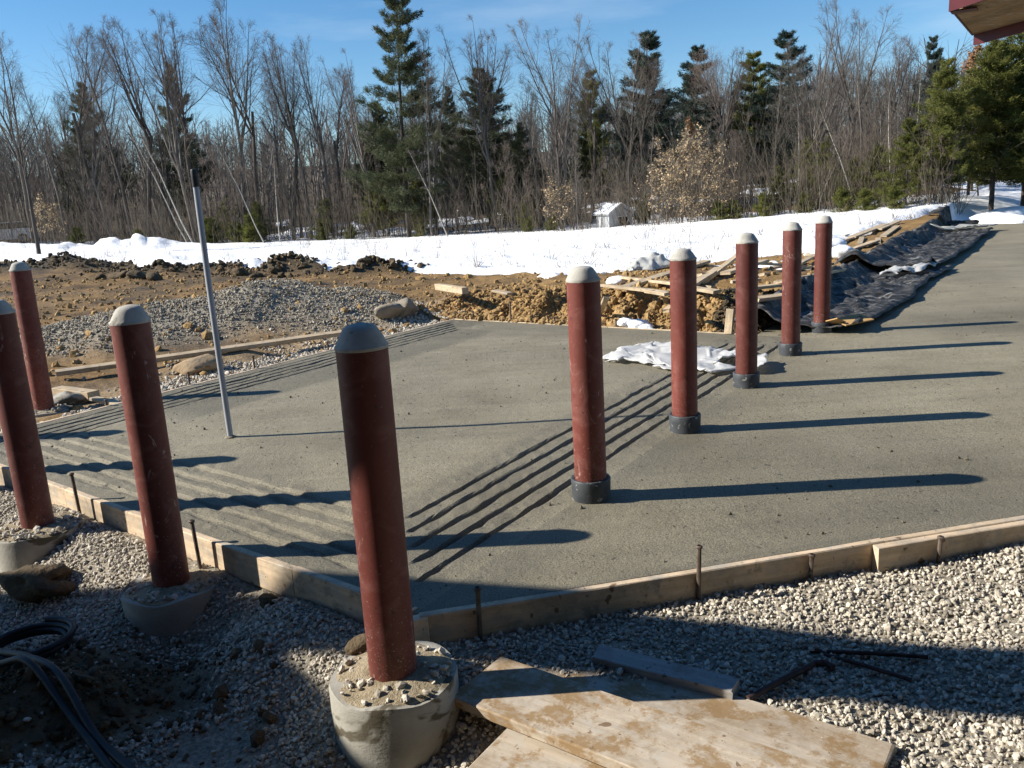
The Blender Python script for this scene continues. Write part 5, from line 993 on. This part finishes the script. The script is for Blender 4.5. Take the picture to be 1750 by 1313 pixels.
# weeds poking through the snow
B = TB(); WX = []
for i in range(2300):
    px = r_.uniform(-50, 1600); q = None; D0_ = float(np.interp(px, [0, 270, 700, 1000, 1200, 1590], [38, 27, 21, 18, 18.5, 27])); D = D0_ + r_.random() ** 1.3 * (Dtree(px) - D0_); q = atD(px, 420, D); WX.append((q[0], q[1]))
WX = np.array(WX); WX = WX[snow_mask(WX[:, 0], WX[:, 1]) > .5]; WZ = terrain(WX[:, 0], WX[:, 1])
for (x, y), z in zip(WX, WZ):
    nst = 3 if r_.random() < .93 else 7
    for k in range(nst):
        d = np.array([r_.normal() * .45, r_.normal() * .45, 1.0]); B.branch(walk(r_, np.array([x + r_.normal() * .06, y + r_.normal() * .06, z + .02]), d, r_.uniform(.05, .20) if nst < 5 else r_.uniform(.25, .8), 2, .15, 0), .006, .002, 3)
me = B.mesh('dry_weeds', MAT['weed']); o = bpy.data.objects.new('dry_weeds', me); COL.objects.link(o); tag(o, 'dry weed stalks poking out of the snow field', 'weeds', kind='stuff')

# ------------------------------------------------------------------ small far buildings and a parked car
def box_part(nm, c, sz, mat, par, rz=0, rot=None, bev=0): m = MB(); m.box(c, sz, rz, rot, bev); return m.obj(nm, mat, par)
D = 38.5; q = atD(1050, 397, D); zg = float(terrain(q[0], q[1], False)); t = empty('shed', (q[0], q[1], zg - .12), R(24)); tag(t, 'little grey shed with a snowy gable roof at the wood edge', 'shed')
m = MB(); m.add([(-.6, -.55, 0), (.6, -.55, 0), (.6, .55, 0), (-.6, .55, 0), (-.6, -.55, .85), (.6, -.55, .85), (.6, .55, .85), (-.6, .55, .85), (0, -.55, 1.22), (0, .55, 1.22)], [(0, 1, 5, 8, 4), (3, 7, 9, 6, 2), (0, 4, 7, 3), (1, 2, 6, 5), (0, 3, 2, 1)]); m.obj('wall', MAT['siding'], t)
for s_ in (-1, 1): 
    rf = box_part('roof_panel', (s_ * .34, 0, 1.08), (.86, 1.4, .05), MAT['siding'], t, 0, Euler((0, s_ * R(32), 0))); box_part('snow_cover', (s_ * .35, 0, 1.13), (.8, 1.34, .05), MAT['snow'], rf, 0, Euler((0, s_ * R(32), 0)), .015)
dr = box_part('door_shade_panel', (.12, -.56, .42), (.44, .02, .62), MAT['dark'], t); box_part('door_frame', (.12, -.566, .755), (.52, .025, .05), MAT['whitewall'], dr)  # dark panel on the wall paints the unlit inside of the doorway
def house(px, base, D, Wd, Hh, label, rz, zlift=0):
    q = atD(px, base, D); zg = float(terrain(q[0], q[1], False)); t = empty('house', (q[0], q[1], zg - .2), rz); tag(t, label, 'house'); w_ = Wd / 2; d_ = Wd * .35; m = MB()
    m.add([(-w_, -d_, 0), (w_, -d_, 0), (w_, d_, 0), (-w_, d_, 0), (-w_, -d_, Hh), (w_, -d_, Hh), (w_, d_, Hh), (-w_, d_, Hh), (-w_, 0, Hh * 1.5), (w_, 0, Hh * 1.5)], [(0, 1, 5, 4), (3, 7, 6, 2), (0, 4, 8, 7, 3), (1, 2, 6, 9, 5), (4, 5, 9, 8), (7, 8, 9, 6), (0, 3, 2, 1)]); m.obj('wall', MAT['whitewall'], t)
    for s_ in (-1, 1): box_part('roof_panel', (0, s_ * d_ * .52, Hh * 1.27), (Wd * 1.06, d_ * 1.3, .12), MAT['roofing'], t, 0, Euler((-s_ * math.atan2(Hh * .5, d_), 0, 0)))
    for k in (-.3, .25): wn = box_part('window', (Wd * k, -d_ - .02, Hh * .55), (Wd * .14, .05, Hh * .4), MAT['glass'], t); box_part('window_frame', (Wd * k, -d_ - .015, Hh * .55), (Wd * .17, .04, Hh * .47), MAT['whitewall'], wn)
house(772, 330, 84, 3.4, 2.6, 'small white house glimpsed through trunks behind the tall pine', R(8))
def car(px, base, D, rz):
    q = atD(px, base, D); zg = float(terrain(q[0], q[1])) ; t = empty('parked_car', (q[0], q[1], zg + .08), rz); tag(t, 'white car parked on the snow before the left wood', 'car')
    def ext(nm, prof, w_, mat, par):
        m = MB(); n = len(prof); m.add([(x, s_ * w_ / 2, z) for s_ in (-1, 1) for x, z in prof], [tuple(range(n))[::-1], tuple(range(n, 2 * n))] + [(i, (i + 1) % n, (i + 1) % n + n, i + n) for i in range(n)]); return m.obj(nm, mat, par)
    b = ext('body', [(-2.2, .3), (2.2, .3), (2.25, .55), (2.1, .85), (1.2, .97), (-1.9, 1.0), (-2.2, .8)], 1.75, MAT['carpaint'], t)
    g_ = ext('cabin_glass', [(1.15, .96), (.45, 1.36), (-1.2, 1.40), (-1.9, .99)], 1.5, MAT['glass'], t); ext('roof', [(.5, 1.365), (.2, 1.43), (-1.0, 1.46), (-1.25, 1.40)], 1.46, MAT['carpaint'], t)
    for x in (-1.35, 1.4):
        for y in (-.82, .82):
            m = MB(); m.tube([(x, y - .1, .32), (x, y + .1, .32)], .33, 16); w_ = m.obj('wheel', MAT['black'], t); m = MB(); m.tube([(x, y - .105, .32), (x, y + .105, .32)], .19, 12); m.obj('rim', MAT['siding'], w_)
    for y in (-.65, .65): box_part('headlight', (2.2, y, .68), (.08, .3, .14), MAT['glass'], t)
car(6, 412, 66, R(200));
